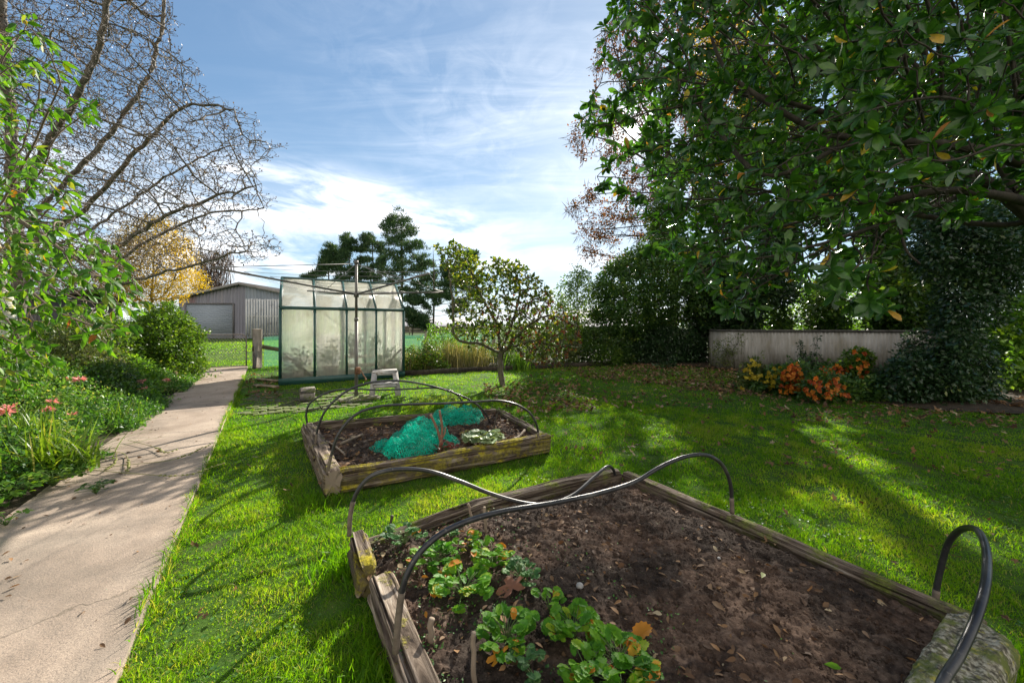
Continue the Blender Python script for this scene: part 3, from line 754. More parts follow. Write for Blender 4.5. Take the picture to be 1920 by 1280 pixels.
STONE = solid('mossy_stone', [(.40, (.06, .052, .034)), (.5, (.19, .17, .115)), (.60, (.40, .37, .28))], 55, bump=.8, bdist=.01, bscale=50, second=[((.12, .14, .03), 9, .48, .58), ((.30, .27, .05), 21, .58, .66)])


def rock(name, c, size, rotz, mat, parent=None, seed=0, sub=22, rag=.16, e=3.2):
    th = np.linspace(-PI / 2, PI / 2, sub); ph = np.arange(sub * 2) * PI / sub; T, Pp = np.meshgrid(th, ph, indexing='ij')
    sp = lambda q: np.sign(q) * np.abs(q) ** (2 / e)
    X = sp(np.cos(T)) * sp(np.cos(Pp)); Y = sp(np.cos(T)) * sp(np.sin(Pp)); Z = sp(np.sin(T))
    r = 1 + rag * fbm(X * 2.2 + Z * 1.3 + seed, Y * 2.2 - Z * 1.7, 4, seed) * 2
    r = r + rag * .5 * fbm(X * 9 + Z * 7 + seed, Y * 9 - Z * 5, 4, seed + 2, .65)
    V = np.stack([X * size[0] / 2 * r, Y * size[1] / 2 * r, Z * size[2] / 2 * r], -1)
    ca, sa = cos(rotz), sin(rotz); V = np.stack([V[..., 0] * ca - V[..., 1] * sa, V[..., 0] * sa + V[..., 1] * ca, V[..., 2]], -1) + np.array(c)
    n, k = T.shape; i = np.arange(n - 1)[:, None] * k; j = np.arange(k)[None]; jj = (j + 1) % k
    mb = M(); mb.add(V.reshape(-1, 3), np.stack([i + j, i + jj, i + k + jj, i + k + j], -1).reshape(-1, 4)); return mb.build(name, mat, parent, smooth=True, loc=None if parent is not None else c)


sb = rock('stone_block', (1.53, 1.225, .085), (.62, .17, .235), .52, STONE, None, 3, 90, .13, 5)
tag(sb, 'mossy rough stone block at the near corner of the bed', 'stone')

bed2 = thing('raised_bed', 'farther raised bed of mossy timbers with green netting heaps and dry sticks', 'garden bed', (-.9, 3.9, 0))
Zs2 = .09
soilbed('soil', (B2['BL'] + (.05, -.02), B2['BR'] + (0, -.05), B2['FR'] + (-.06, 0), B2['FL'] + (.02, .05)), 14, .045, Zs2, .012, bed2)
FV = B2['FR'] - B2['FL']; FV = FV / np.linalg.norm(FV); NV = np.array([-FV[1], FV[0]])
a = timber('timber', [p3(B2['FL'] + FV * .13 + NV * .06, .185), p3(B2['FL'] + FV * 1.1 + NV * .07, .18), p3(B2['FR'] + NV * .06, .175)], .12, .19, T_MOSS, bed2, 51, .018)
a['label'] = 'front timber bright with yellow moss'
timber('timber', [p3(B2['BL'] + (.05, .02), .185), p3(B2['FL'] + (.055, .05), .20)], .14, .20, T_GREY, bed2, 57, .018)
timber('timber', [p3(B2['BL'] + (.12, .0), .19), p3(B2['BR'] + (-.0, -.06), .165)], .10, .18, T_DARK, bed2, 61, .014)
timber('timber', [p3(B2['BR'] + (.03, -.07), .165), p3(B2['FR'] + (-.06, .10), .165)], .10, .17, T_DARK, bed2, 67, .014)

# ---------------------------------------------------------------- hoops (black irrigation pipe)
PIPE = solid('black_pipe', [(.3, (.012, .012, .014)), (.7, (.035, .034, .034))], 6, rough=.34, bump=.15, bscale=30, spec=.5, bdist=.001, second=[((.10, .095, .085), 4, .50, .70), ((.14, .13, .11), 70, .62, .70)])
STUB = solid('rusty_stub', [(.3, (.09, .07, .05)), (.7, (.20, .16, .12))], 30, bump=.3)


def hoop(spec, label, r=.011, grp='black pipe hoops over the beds', stubs=(.13, .13)):
    pts = smooth_path([P(*s_) if len(s_) == 3 else np.array(s_[:3]) for s_ in spec], 130)
    o = thing('hoop', label, 'hoop', tuple(pts[0]), grp)
    pipe = M().tube(pts, r, 12).build('pipe', PIPE, o, smooth=True)
    L = np.concatenate([[0], np.cumsum(np.linalg.norm(np.diff(pts, axis=0), axis=1))])
    for k, (sl_, rev) in enumerate(((stubs[0], False), (stubs[1], True))):
        if not sl_: continue
        q = pts[L < sl_] if not rev else pts[L > L[-1] - sl_]
        if len(q) < 3: q = pts[:3] if not rev else pts[-3:]
        M().tube(q, r * 1.12, 10).build('stub', STUB, pipe, smooth=True)
    return o


hoop([(655, 1004, 1.97), (657, 965, 1.975), (668, 925, 1.985), (695, 893, 2.0), (740, 880, 2.03), (800, 882, 2.08), (860, 901, 2.13), (920, 925, 2.19), (985, 943, 2.26), (1030, 944, 2.32), (1075, 927, 2.44), (1115, 893, 2.62), (1140, 874, 2.76), (1151, 882, 2.83), (1153, 898, 2.86)],
     'black pipe hoop sagging flat across the back of the near bed', .0115, stubs=(.2, 0))
hoop([(742, 1222, 1.28), (748, 1150, 1.295), (760, 1085, 1.31), (790, 1032, 1.35), (845, 990, 1.42), (930, 961, 1.52), (1040, 942, 1.68), (1120, 925, 1.80), (1190, 903, 1.92), (1240, 874, 2.02), (1285, 856, 2.10), (1325, 853, 2.17), (1353, 870, 2.21), (1369, 905, 2.235), (1373, 962, 2.245)],
     'black pipe hoop bowed across the middle of the near bed over the strawberry plants', .0115, stubs=(.2, .1))
hoop([tuple(P(1755, 1112, 1.56) - (0, 0, .07)) + (0,), (1755, 1112, 1.56), (1763, 1068, 1.555), (1778, 1018, 1.53), (1802, 992, 1.46), (1830, 992, 1.36), (1848, 1025, 1.22), (1849, 1085, 1.08), (1833, 1150, 1.0), (1800, 1225, .93), (1762, 1292, .88), (.90, .80, .30, 0), (.82, .76, .10, 0)],
     'shiny black pipe hoop looping close by the stone block', .0108, stubs=(.1, 0))
hoop([(577, 797, 4.2), (574, 776, 4.2), (582, 755, 4.22), (616, 735, 4.3), (658, 729, 4.42), (709, 731, 4.55), (765, 729, 4.7), (821, 727, 4.85), (844, 732, 4.92), (863, 747, 4.98), (874, 772, 5.0)],
     'thin black hoop at the far end of the farther bed', .0105, stubs=(0, 0))
hoop([(591, 836, 3.47), (596, 802, 3.48), (613, 766, 3.5), (652, 732, 3.6), (695, 717, 3.7), (751, 714, 3.85), (807, 723, 4.0), (863, 741, 4.2), (894, 758, 4.32), (911, 776, 4.4), (919, 792, 4.44)],
     'tallest black hoop, over the middle of the farther bed', .011, stubs=(.12, 0))
hoop([(614, 887, 2.78), (622, 850, 2.79), (636, 811, 2.82), (667, 777, 2.9), (709, 762, 3.0), (765, 758, 3.12), (835, 756, 3.27), (891, 753, 3.4), (934, 751, 3.5), (970, 759, 3.58), (996, 777, 3.65), (1007, 800, 3.68), (1010, 824, 3.69)],
     'black hoop over the netting at the front of the farther bed', .011, stubs=(.14, .08))

# ---------------------------------------------------------------- green netting heaps
m, t = newmat('green_netting'); uv = t.a('ShaderNodeAttribute', attribute_name='netuv').outputs['Vector']
vo = t.a('ShaderNodeTexVoronoi', {'Vector': t.v('ADD', uv, t.v('SCALE', t.noise(uv, 6, 2, out=1), scale=.06)), 'Scale': 52.0, 'Randomness': .6}, feature='DISTANCE_TO_EDGE', voronoi_dimensions='2D').outputs[0]
al = t.mapr(vo, .05, .10, 1.0, 0.0)
p = t.a('ShaderNodeBsdfPrincipled', {'Base Color': (.0, .42, .28, 1), 'Roughness': .5, 'Specular IOR Level': .4})
tr = t.a('ShaderNodeBsdfTranslucent', {'Color': (.0, .70, .46, 1)})
out(t, t.a('ShaderNodeMixShader', {0: al, 1: t.a('ShaderNodeBsdfTransparent'), 2: t.a('ShaderNodeMixShader', {0: .4, 1: p, 2: tr})})); NET = m


def netting(label, lobes, seed, z0):
    c0 = np.mean([l[0] for l in lobes], 0); mb = M(); uvs = []
    for li, (c, rx, ry, h) in enumerate(lobes):
        for sh in range(3):
            n, k = 34, 60; r = np.linspace(0, 1, n)[:, None]; a = np.arange(k)[None] * 2 * PI / k; sd = seed + li * 7 + sh
            wob = 1 + .35 * fbm(np.cos(a) * 1.5 + sd, np.sin(a) * 1.5, 3, sd) * 2 * r
            X = r * np.cos(a) * wob; Y = r * np.sin(a) * wob
            Z = h * (1 - sh * .28) * np.sqrt(np.clip(1 - (r * .98) ** 2.2, 0, 1)) + 0 * a
            fold = np.abs(fbm(X * 2.6 + sd, Y * 2.6, 3, sd + 3)) ; Z = Z * (1 + .9 * fbm(X * 2 + 5, Y * 2, 2, sd)) - fold * h * .9 * (r > .03) + .03 * fbm(X * 9, Y * 9, 2, sd)
            V = np.stack([c[0] + X * rx * (1 - .05 * sh), c[1] + Y * ry * (1 - .05 * sh), z0 + np.maximum(Z, 0.004 + .004 * sh)], -1)
            i = np.arange(n - 1)[:, None] * k; j = np.arange(k)[None]; jj = (j + 1) % k
            mb.add(V.reshape(-1, 3), np.stack([i + j, i + jj, i + k + jj, i + k + j], -1).reshape(-1, 4)); uvs.append(np.stack([X * rx * 1.25 + sh * .37, Y * ry * 1.25 + li, 0 * X], -1).reshape(-1, 3))
    ob = mb.build('netting', NET, smooth=True, loc=(c0[0], c0[1], z0)); at = ob.data.attributes.new('netuv', 'FLOAT_VECTOR', 'POINT'); at.data.foreach_set('vector', np.concatenate(uvs).ravel().astype(np.float32))
    return tag(ob, label, 'netting', 'heaps of green garden netting')


netting('large bright green netting heap in the middle of the farther bed', [(G(762, 862, .1)[:2] + (0, .15), .26, .22, .24), (G(790, 826, .1)[:2] + (.0, .05), .30, .20, .24), (G(722, 845, .1)[:2] + (0, .05), .17, .13, .10), (G(838, 830, .1)[:2], .14, .12, .10)], 5, .09)
netting('smaller darker green netting heap at the back corner of the farther bed', [(G(840, 796, .1)[:2] + (0, .1), .22, .18, .22), (G(872, 794, .1)[:2] + (0, .1), .20, .18, .22)], 40, .09)

# ---------------------------------------------------------------- sticks, stakes, stones
DRY = solid('dry_wood', [(.3, (.13, .10, .07)), (.55, (.27, .21, .15)), (.75, (.42, .34, .25))], 12, (1, 1, .25), bump=.5, bscale=40)
DRYR = solid('red_brown_wood', [(.3, (.13, .06, .035)), (.7, (.33, .19, .12))], 12, bump=.4)


def stick(name, label, cat, pts, r, mat, grp=None, sides=9, wob=.12, seed=0):
    pts = smooth_path(pts, 24); rs = np.random.RandomState(seed); rr = np.interp(np.linspace(0, 1, len(pts)), np.linspace(0, 1, 7), r * (1 + rs.uniform(-wob, wob, 7)))
    if len(pts) > 4: pts = pts + np.interp(np.linspace(0, 1, len(pts)), np.linspace(0, 1, 8), rs.normal(0, r * .25, 8))[:, None] * np.array([1, .4, .1])
    mb = M().tube(pts, rr, sides); return tag(mb.build(name, mat, smooth=False, loc=tuple(pts[0])), label, cat, grp)


def gz1(x, y): return float(soilz(np.array([x]), np.array([y]), 3, .052, Zs1)[0])
def gz2(x, y): return float(soilz(np.array([x]), np.array([y]), 14, .045, Zs2)[0])


gs = 'wooden stakes pushed into the near bed'
for (bx, by, tx, ty, r, lab) in ((672, 1105 + 0, 682, 1, 0, None),):
    pass
for (px, yb, yt, dx_, r, lab, se) in ((810, 1218, 1160, -3, .013, 'short thick rounded stake stub beside the left timber', 1), (890, 1290, 1185, -2, .009, 'pale thin upright stake at the near edge of the strawberry bed', 2),
                                  (912, 1003, 950, -4, .0095, 'upright stake standing under the bowed pipe behind the strawberries', 3), (730, 1000, 966, 5, .008, 'dark short stake at the back left of the near bed', 4), (886, 975, 944, -8, .0075, 'leaning pale stake stub near the back timber', 5)):
    b = G(px, yb, .08); top = P(px + dx_, yt, b[1] + .01); stick('stake', lab, 'stake', [b - (0, 0, .05), (b + top) / 2, top], r, DRY if se != 4 else BARK_DARK, gs, seed=se)

# pebbles
PEB = solid('pebble', [(.3, (.22, .21, .20)), (.7, (.36, .35, .33))], 20, bump=.2, rough=.7)
for (px, py, s_, lab) in ((1087, 1108, .034, 'smooth round grey pebble in the middle of the near bed'), (1315, 988, .018, 'small pale stone near the hoop foot'), (1100, 998, .018, 'small grey stone on the far soil of the near bed'), (1348, 1052, .017, 'flat cream stone on the raked soil')):
    q = G(px, py, .09); tag(rock('pebble', (q[0], q[1], gz1(q[0], q[1]) + s_ * .28), (s_, s_ * .9, s_ * .72), .4, PEB, None, 5, 14, .05, 2.2), lab, 'pebble', 'stones on the soil')

# farther bed: sticks, stump, boards
st = thing('cut_stump', 'cut woody plant stump with three pruned stems among the netting', 'plant stump', tuple(G(822, 848, .1)))
b = G(823, 848, .09); 
M().tube(smooth_path([b - (0, 0, .04), P(826, 835, b[1]), P(828, 815, b[1])], 12), np.linspace(.022, .016, 12), 9).build('trunk', DRYR, st)
M().tube(smooth_path([P(826, 828, b[1]), P(820, 805, b[1] - .01), P(807, 777, b[1] - .02)], 12), np.linspace(.012, .011, 12), 8).build('stem', DRYR, st)
M().tube(smooth_path([P(828, 820, b[1]), P(829, 800, b[1]), P(824, 769, b[1])], 12), np.linspace(.014, .011, 12), 8).build('stem', DRYR, st)
M().tube(smooth_path([P(829, 822, b[1]), P(834, 812, b[1]), P(835, 800, b[1] + .02)], 8), np.linspace(.008, .006, 8), 7).build('stem', DRYR, st)
gd = 'dry sticks lying in the farther bed'
for k, (p0, p1, p2, r, lab, mt) in enumerate((((636, 838), (655, 832), (679, 818), .013, 'thick forked dry stick left of the netting', DRY), ((598, 828), (612, 842), (622, 856), .011, 'dry stick leaning by the left timber', DRY),
        ((612, 832), (630, 843), (648, 857), .010, 'thin dry stick crossing the dark soil at the left', DRY), ((962, 828), (972, 822), (984, 812), .016, 'short pale board end at the right corner of the farther bed', DRY), ((925, 818), (935, 823), (948, 832), .009, 'thin brown stick by the pale rosette plant', DRYR))):
    q = [G(*p0, .10), G(*p1, .10), G(*p2, .10)]
    for a_ in q: a_[2] = gz2(a_[0], a_[1]) + r + .012
    stick('stick', lab, 'stick', q, r, mt, gd, seed=20 + k)
b = G(922, 824, .1); stick('stick', 'dark upright twig standing at the right of the farther bed', 'stick', [b - (0, 0, .03), P(928, 795, b[1]), P(935, 768, b[1] + .03)], .008, BARK_DARK, gd, seed=31)

# ---------------------------------------------------------------- strawberries and other bed plants
STRAW = leafmat('strawberry_leaf', [(0, (.022, .085, .010)), (.45, (.055, .165, .014)), (.8, (.12, .25, .02)), (.93, (.24, .30, .03)), (1, (.42, .13, .02))], .5, .55, .2, (1.5, 1.6, .35), vein=1)
STRAWB = leafmat('blue_green_leaf', [(0, (.03, .085, .035)), (.6, (.06, .15, .055)), (1, (.12, .22, .08))], .42, .55, .2, (1.3, 1.4, .6), vein=1)
AUT = leafmat('orange_leaf', [(0, (.40, .10, .012)), (.5, (.55, .20, .02)), (1, (.55, .38, .04))], .4, .5, .3, (1.3, 1, .5))
STEM = solid('green_stem', [(.3, (.06, .12, .03)), (.7, (.14, .2, .06))], 20, bump=.1)
gp = 'strawberry plants in the near bed'


def strawberry(px, py, rad, n, size, lab, seed, mat=STRAW, bias=.0, zf=gz1, orange=0, name='strawberry_plant', cat='strawberry plant', group=gp, kind='serr', zs=.09):
    rs = np.random.RandomState(seed); b = G(px, py, zs); b[2] = zf(b[0], b[1]) - .004
    o = thing(name, lab, cat, tuple(b), group); ml = M(); msm = M(); mo = M()
    for k in range(n):
        az = rs.rand() * 6.28; rr_ = rad * math.sqrt(rs.uniform(.03, 1)); h = rs.uniform(.35, .8) * rad * (1.25 - .5 * rr_ / rad) + .02
        e = b + np.array([cos(az) * rr_, sin(az) * rr_, h]); mid = b + np.array([cos(az) * rr_ * .35, sin(az) * rr_ * .35, h * .75])
        msm.tube(smooth_path([b, mid, e], 6), .0016, 4)
        for q in (-1.25, 0, 1.25):
            sc_ = rs.uniform(.55, 1.0)
            a2 = az + q * rs.uniform(.8, 1.2); D = np.array([[cos(a2), sin(a2), -.12 + rs.normal(0, .2)]]); N_ = np.array([[-.3 * cos(az) + rs.normal(0, .18), -.3 * sin(az) + rs.normal(0, .18), 1.0]])
            if orange and rs.rand() < orange * .6: mo = M(); leaves(mo, e[None], D, N_, size * rs.uniform(.5, .85), .75, kind, np.array([rs.rand()])); q_ = mo.build('autumn_leaf', AUT, o); q_['label'] = 'orange yellow dying leaf'
            else: leaves(ml, e[None], D, N_, size * sc_, .9, kind, np.array([min(.99, max(0, rs.normal(.5 + bias, .22)))]))
    msm.build('stem', STEM, o); ml.build('foliage', mat, o)
    return o


strawberry(758, 1022, .105, 18, 0.031, 'blue green strawberry plant at the back left corner of the near bed', 1, STRAWB, orange=.08)
strawberry(812, 1062, .11, 29, 0.034, 'bushy green strawberry plant right under the arching pipe', 2, orange=.12)
strawberry(925, 1062, .10, 27, 0.033, 'green strawberry plant behind the others, beside yellowing leaves', 3, bias=.1, orange=.1)
strawberry(1030, 1150, .07, 10, 0.025, 'sparse little strawberry plant between the two clusters', 12, bias=.1)
strawberry(880, 1030, .075, 16, 0.028, 'leafy strawberry plant just behind the bushy one', 13, bias=.1, orange=.15)
strawberry(868, 1118, .12, 32, 0.038, 'bright green strawberry plant in the middle of the cluster', 4, bias=.12)
strawberry(978, 1098, .09, 21, 0.026, 'grey green crinkled plant right of the cluster', 5, STRAWB)
strawberry(950, 1205, .105, 29, 0.036, 'green strawberry plant behind the thin pale stake', 6, bias=-.02, orange=.06)
strawberry(1075, 1200, .10, 27, 0.036, 'green strawberry plant with a yellow red leaf toward the near edge', 7, bias=.06, orange=.18)
strawberry(1160, 1262, .115, 29, 0.039, 'large leaved strawberry plant at the bottom right of the cluster', 8, bias=.1, orange=.1)
strawberry(985, 1262, .07, 13, 0.026, 'small crinkled strawberry plant at the bottom edge', 9, STRAWB)
strawberry(1100, 1285, .08, 16, 0.033, 'strawberry plant cut by the bottom edge, dark leaves', 10)
strawberry(845, 1010, .06, 10, 0.023, 'small dark strawberry plant beneath the sagging hoop', 11, STRAWB)
# low sprawling weeds and dead leaves on the soil (beyond counting)
rs = np.random.RandomState(50); mb = M(); mw = M()
def bedpts(n, f=lambda u, v: 1.0):
    u = rs.rand(n * 4); v = rs.rand(n * 4); k = rs.rand(n * 4) < f(u, v); u = u[k][:n, None]; v = v[k][:n, None]
    return (B1['BL'] * (1 - u) + B1['BR'] * u) * (1 - v) + (B1['FL'] * (1 - u) + B1['FR'] * u) * v
q = bedpts(1000, lambda u, v: np.clip(.25 + .9 * (1 - u), 0, 1)); n = len(q); az = rs.rand(n) * 6.28
z = soilz(q[:, 0], q[:, 1], 3, .052, Zs1) + .008
leaves(mb, np.c_[q, z], np.stack([np.cos(az), np.sin(az), rs.normal(0, .3, n)], 1), np.array([[0, 0, 1.0]]) + rs.normal(0, .45, (n, 3)), rs.uniform(.012, .045, n), rs.uniform(.3, .7, n), 'long', rs=rs)
tag(mb.build('leaf_litter', LITTER), kind='stuff', label='dry brown leaf scraps on the soil of the near bed', cat='leaf scraps')
q = bedpts(3200, lambda u, v: np.clip(1.15 - 2.3 * u + .2 * (v > .3), 0.01, 1)); n = len(q); k = fbm(q[:, 0] * 6, q[:, 1] * 6, 3, 9) > -.03; q = q[k]; n = len(q); az = rs.rand(n) * 6.28
z = soilz(q[:, 0], q[:, 1], 3, .052, Zs1) + rs.uniform(.002, .014, n)
leaves(mw, np.c_[q, z], np.stack([np.cos(az), np.sin(az), rs.uniform(0, .6, n)], 1), np.array([[0, 0, 1.0]]) + rs.normal(0, .3, (n, 3)), rs.uniform(.006, .016, n), .6, 'dia', rs=rs)
tag(mw.build('weeds', WEED), kind='stuff', label='tiny weeds sprouting on the soil around the strawberries', cat='weeds')
MAPLE = leafmat('red_brown_leaf', [(0, (.16, .07, .045)), (1, (.30, .14, .08))], .2, .6, .3)
for (px, py, s_, ml_, mt, lab) in ((968, 1122, .10, 'maple', MAPLE, 'big curled red brown maple leaf below the grey green plant'), (790, 1082, .035, 'long', AUT, 'bright orange leaf lying under the bushy strawberry plant'), (800, 1168, .035, 'long', AUT, 'orange leaf behind the thick stake stub'),
        (1213, 1205, .055, 'serr', AUT, 'yellow leaf standing up at the right of the strawberries'), (940, 1255, .06, 'maple', AUT, 'torn orange leaf beside the pale stake'), (1432, 1085, .05, 'long', leafmat('pale_leaf', [(0, (.3, .33, .16)), (1, (.4, .42, .2))], .2), 'narrow pale green leaf on the bare raked soil'),
        (1335, 1145, .06, 'long', LITTER, 'pale tan dry leaf on the dark soil'), (1578, 1262, .05, 'long', STRAW, 'fresh green leaf lying near the stone block')):
    b = G(px, py, .1); b[2] = gz1(b[0], b[1]) + .022; mb = M(); az = px % 7; leaves(mb, b[None], np.array([[cos(az), sin(az), .25]]), np.array([[-.2, -.5, 1.0]]), s_, .8 if ml_ != 'long' else .45, ml_, np.array([.6]))
    tag(mb.build('fallen_leaf', mt, loc=tuple(b)), lab, 'leaf', 'single fallen leaves on the near bed')

# farther bed plants
strawberry(905, 838, .15, 16, .10, 'pale grey green cabbage like rosette beside the mossy front timber', 30, leafmat('pale_rosette', [(0, (.12, .2, .10)), (1, (.30, .38, .22))], .25, .5, .4, vein=1), zf=gz2, name='rosette_plant', cat='plant', group=None)
strawberry(836, 850, .10, 14, .05, 'low dark red leaved plant around the cut stump', 31, leafmat('dark_red_leaf', [(0, (.10, .02, .015)), (1, (.28, .07, .03))], .3), zf=gz2, name='red_leaf_plant', cat='plant', group=None, kind='long')
strawberry(885, 822, .10, 16, .04, 'small yellow green and red plant behind the pale rosette', 32, leafmat('yellow_green_leaf', [(0, (.12, .15, .02)), (1, (.32, .22, .04))], .3), zf=gz2, name='small_plant', cat='plant', group=None, kind='long')
strawberry(710, 796, .06, 8, .06, 'orange leaved seedling left of the netting', 33, AUT, zf=gz2, name='orange_leaf_plant', cat='plant', group=None, kind='long')
mb = M(); n = 1400; u = rs.rand(n)[:, None]; v = rs.rand(n)[:, None]; q = (B2['BL'] * (1 - u) + B2['BR'] * u) * (1 - v) + (B2['FL'] * (1 - u) + B2['FR'] * u) * v; az = rs.rand(n) * 6.28
leaves(mb, np.c_[q, soilz(q[:, 0], q[:, 1], 14, .045, Zs2) + .012], np.stack([np.cos(az), np.sin(az), rs.normal(0, .35, n)], 1), np.array([[0, 0, 1.0]]) + rs.normal(0, .5, (n, 3)), rs.uniform(.02, .06, n), rs.uniform(.25, .7, n), 'long', rs=rs)
tag(mb.build('leaf_litter', LITTER), kind='stuff', label='dry leaves and bark scraps covering the farther bed', cat='leaf scraps')
# ---------------------------------------------------------------- greenhouse
GREEN = solid('green_paint', [(.3, (.012, .055, .048)), (.7, (.022, .085, .072))], 6, rough=.45, bump=.1, spec=.5, second=[((.10, .12, .10), 25, .62, .75)])
ALU = solid('dull_aluminium', [(.3, (.20, .19, .17)), (.7, (.36, .34, .31))], 8, rough=.5, bump=.1, metal=.4)
m, t = newmat('polycarbonate'); tc = t.a('ShaderNodeTexCoord').outputs['Object']
st_ = t.noise(t.mapping(tc, (34, 34, 1.2)), 1.0, 6, .7); gr = t.noise(tc, 2.4, 6, .65, .6); zc = t.a('ShaderNodeSeparateXYZ', {0: tc}).outputs[2]
dirt = t.m('ADD', t.m('ADD', t.m('MULTIPLY', t.mapr(gr, .45, .72), .45), t.m('MULTIPLY', t.mapr(st_, .45, .75), .45)), t.mapr(zc, .05, .5, .35, 0), clamp=True)
c = t.mix(dirt, (.97, .97, .93), (.80, .74, .58))
rf = t.a('ShaderNodeBsdfRefraction', {'Color': t.mix(.6, c, (1, 1, 1)), 'Roughness': .15, 'IOR': 1.03})
tr = t.a('ShaderNodeBsdfTranslucent', {'Color': c}); gl = t.a('ShaderNodeBsdfPrincipled', {'Base Color': c, 'Roughness': .25, 'Specular IOR Level': .6})
mx = t.a('ShaderNodeMixShader', {0: t.m('ADD', .28, t.m('MULTIPLY', dirt, .30)), 1: rf, 2: t.a('ShaderNodeMixShader', {0: .22, 1: tr, 2: gl})})
out(t, mx); POLY = m

A0 = np.array([-5.14, 8.04, 0]); AX = np.array([2.33, 1.36, 0]); LN = float(np.linalg.norm(AX)); AX = AX / LN; AY = np.array([-AX[1], AX[0], 0]); AZ3 = np.array([0, 0, 1.0]); DP = 2.0; EV = 1.72; RG = 2.50
gp_ = lambda x, y, z: A0 + AX * x + AY * y + AZ3 * z
gh = thing('greenhouse', 'small green framed greenhouse with cloudy panels beside the concrete path', 'greenhouse', tuple(gp_(LN / 2, 0, 0)))
fr = M()
BW = .05
for y in (0, DP):
    fr.bar(gp_(-.03, y, .07), gp_(LN + .03, y, .07), .06, .15); fr.bar(gp_(0, y, EV), gp_(LN, y, EV), .055, .07)
for x in (0, LN):
    fr.bar(gp_(x, .02, .068), gp_(x, DP - .02, .068), .056, .14); fr.bar(gp_(x, .03, EV - .002), gp_(x, DP - .03, EV - .002), .04, .05)
    fr.bar(gp_(x, DP / 2, .12), gp_(x, DP / 2, RG - .012), .04, .04)
fr.bar(gp_(-.02, DP / 2, RG), gp_(LN + .02, DP / 2, RG), .06, .05)
for k in range(5):
    x = LN * k / 4
    for y, sg in ((0, 1), (DP, -1)):
        w = .06 if k in (0, 4) else .042
        fr.bar(gp_(x, y, .12), gp_(x, y, EV - .02), w, .045, up=tuple(AY)); fr.bar(gp_(x, y + .01 * sg, EV + .015), gp_(x, DP / 2 - .03 * sg, RG - .02), w, .045)
q = fr.build('frame', GREEN, gh)
for k in range(4):
    x0, x1 = LN * k / 4 + .03, LN * (k + 1) / 4 - .03
    for y in (.012, DP - .012):
        M().bar(gp_((x0 + x1) / 2, y, .148), gp_((x0 + x1) / 2, y, EV - .037), x1 - x0, .008, up=tuple(AY)).build('wall_panel', POLY, gh)
        s_ = 1 if y < 1 else -1
        M().bar(gp_((x0 + x1) / 2, y + s_ * .02, EV + .045), gp_((x0 + x1) / 2, DP / 2 - s_ * .03, RG - .03), x1 - x0, .008, up=(0, 0, 1)).build('roof_panel', POLY, gh)
for x in (.01, LN - .01):
    for y0, y1 in ((.04, DP / 2 - .025), (DP / 2 + .025, DP - .04)):
        M().bar(gp_(x, (y0 + y1) / 2, .142), gp_(x, (y0 + y1) / 2, EV - .03), y1 - y0, .008, up=tuple(AX)).build('end_panel', POLY, gh)
    mb = M(); tri = [gp_(x, .05, EV + .03), gp_(x, DP - .05, EV + .03), gp_(x, DP / 2, RG - .04)]; tri = np.array(tri + [p + AX * .008 for p in tri])
    mb.add(tri, [[0, 1, 2], [5, 4, 3], [0, 3, 4, 1], [1, 4, 5, 2], [2, 5, 3, 0]]); mb.build('gable_panel', POLY, gh)
for (a, b) in (((.05, .03, .72), (.62, .03, .17)), ((LN - .62, .03, .17), (LN - .05, .03, .72))):
    M().bar(gp_(*a), gp_(*b), .035, .012, up=tuple(AY)).build('brace', ALU, gh)
vt = M(); x0, x1 = LN / 4 + .03, LN / 2 - .03
ya, za = .46, EV + (RG - EV) * .46
vt.bar(gp_(x0, ya, za + .028), gp_(x1, ya, za + .028), .03, .02); vt.build('vent_bar', GREEN, gh)
# bench and pots inside, string hanging
CREAM = solid('pale_timber', [(.3, (.42, .36, .26)), (.7, (.58, .5, .38))], 9, (1, 6, 1), bump=.2)
bn = thing('potting_bench', 'pale potting bench seen dimly through the greenhouse panels', 'bench', tuple(gp_(1.9, 1.2, 0)))
M().bar(gp_(1.35, 1.35, .50), gp_(2.5, 1.35, .50), .5, .04).build('bench_top', CREAM, bn)
for x in (1.45, 2.4):
    for y in (1.15, 1.55): M().bar(gp_(x, y, 0), gp_(x, y, .48), .05, .05, up=tuple(AY)).build('leg', CREAM, bn)
M().bar(gp_(1.45, 1.15, .28), gp_(2.4, 1.15, .28), .02, .1).build('rail', CREAM, bn)
POT = solid('clay_pot', [(.3, (.18, .08, .05)), (.7, (.34, .17, .10))], 12); PLG = leafmat('pot_plant_leaf', [(0, (.02, .08, .015)), (1, (.08, .2, .03))], .4)
for k, (x, y, z, r_, lab) in enumerate(((.35, .55, 0, .15, 'potted plant on the floor at the left inside the greenhouse'), (1.05, .8, 0, .18, 'bushy potted plant on the floor in the middle of the greenhouse'), (1.7, 1.3, .52, .10, 'small potted plant on the left of the greenhouse bench'), (2.25, 1.35, .52, .11, 'small potted plant on the right of the greenhouse bench'), (2.4, .45, 0, .14, 'potted plant on the floor near the right end of the greenhouse'))):
    o = thing('potted_plant', lab, 'potted plant', tuple(gp_(x, y, z)), 'pots inside the greenhouse'); c = gp_(x, y, z)
    M().tube([c, c + (0, 0, r_ * 1.5), c + (0, 0, r_ * 1.55), c + (0, 0, r_ * 1.8)], [r_ * .62, r_ * .85, r_ * .98, r_ * .98], 18).build('pot', POT, o, smooth=True)
    rs = np.random.RandomState(900 + k); mb = M(); n = 240; d_ = unit(rs.normal(0, 1, (n, 3)) + (0, 0, .8)); leaves(mb, c + (0, 0, r_ * 2.2) + d_ * rs.rand(n, 1) * r_ * 2.2 * (1, 1, 1.5), d_ + rs.normal(0, .4, (n, 3)), rs.normal(0, 1, (n, 3)), .09, .5, 'dia', rs=rs); mb.build('foliage', PLG, o)
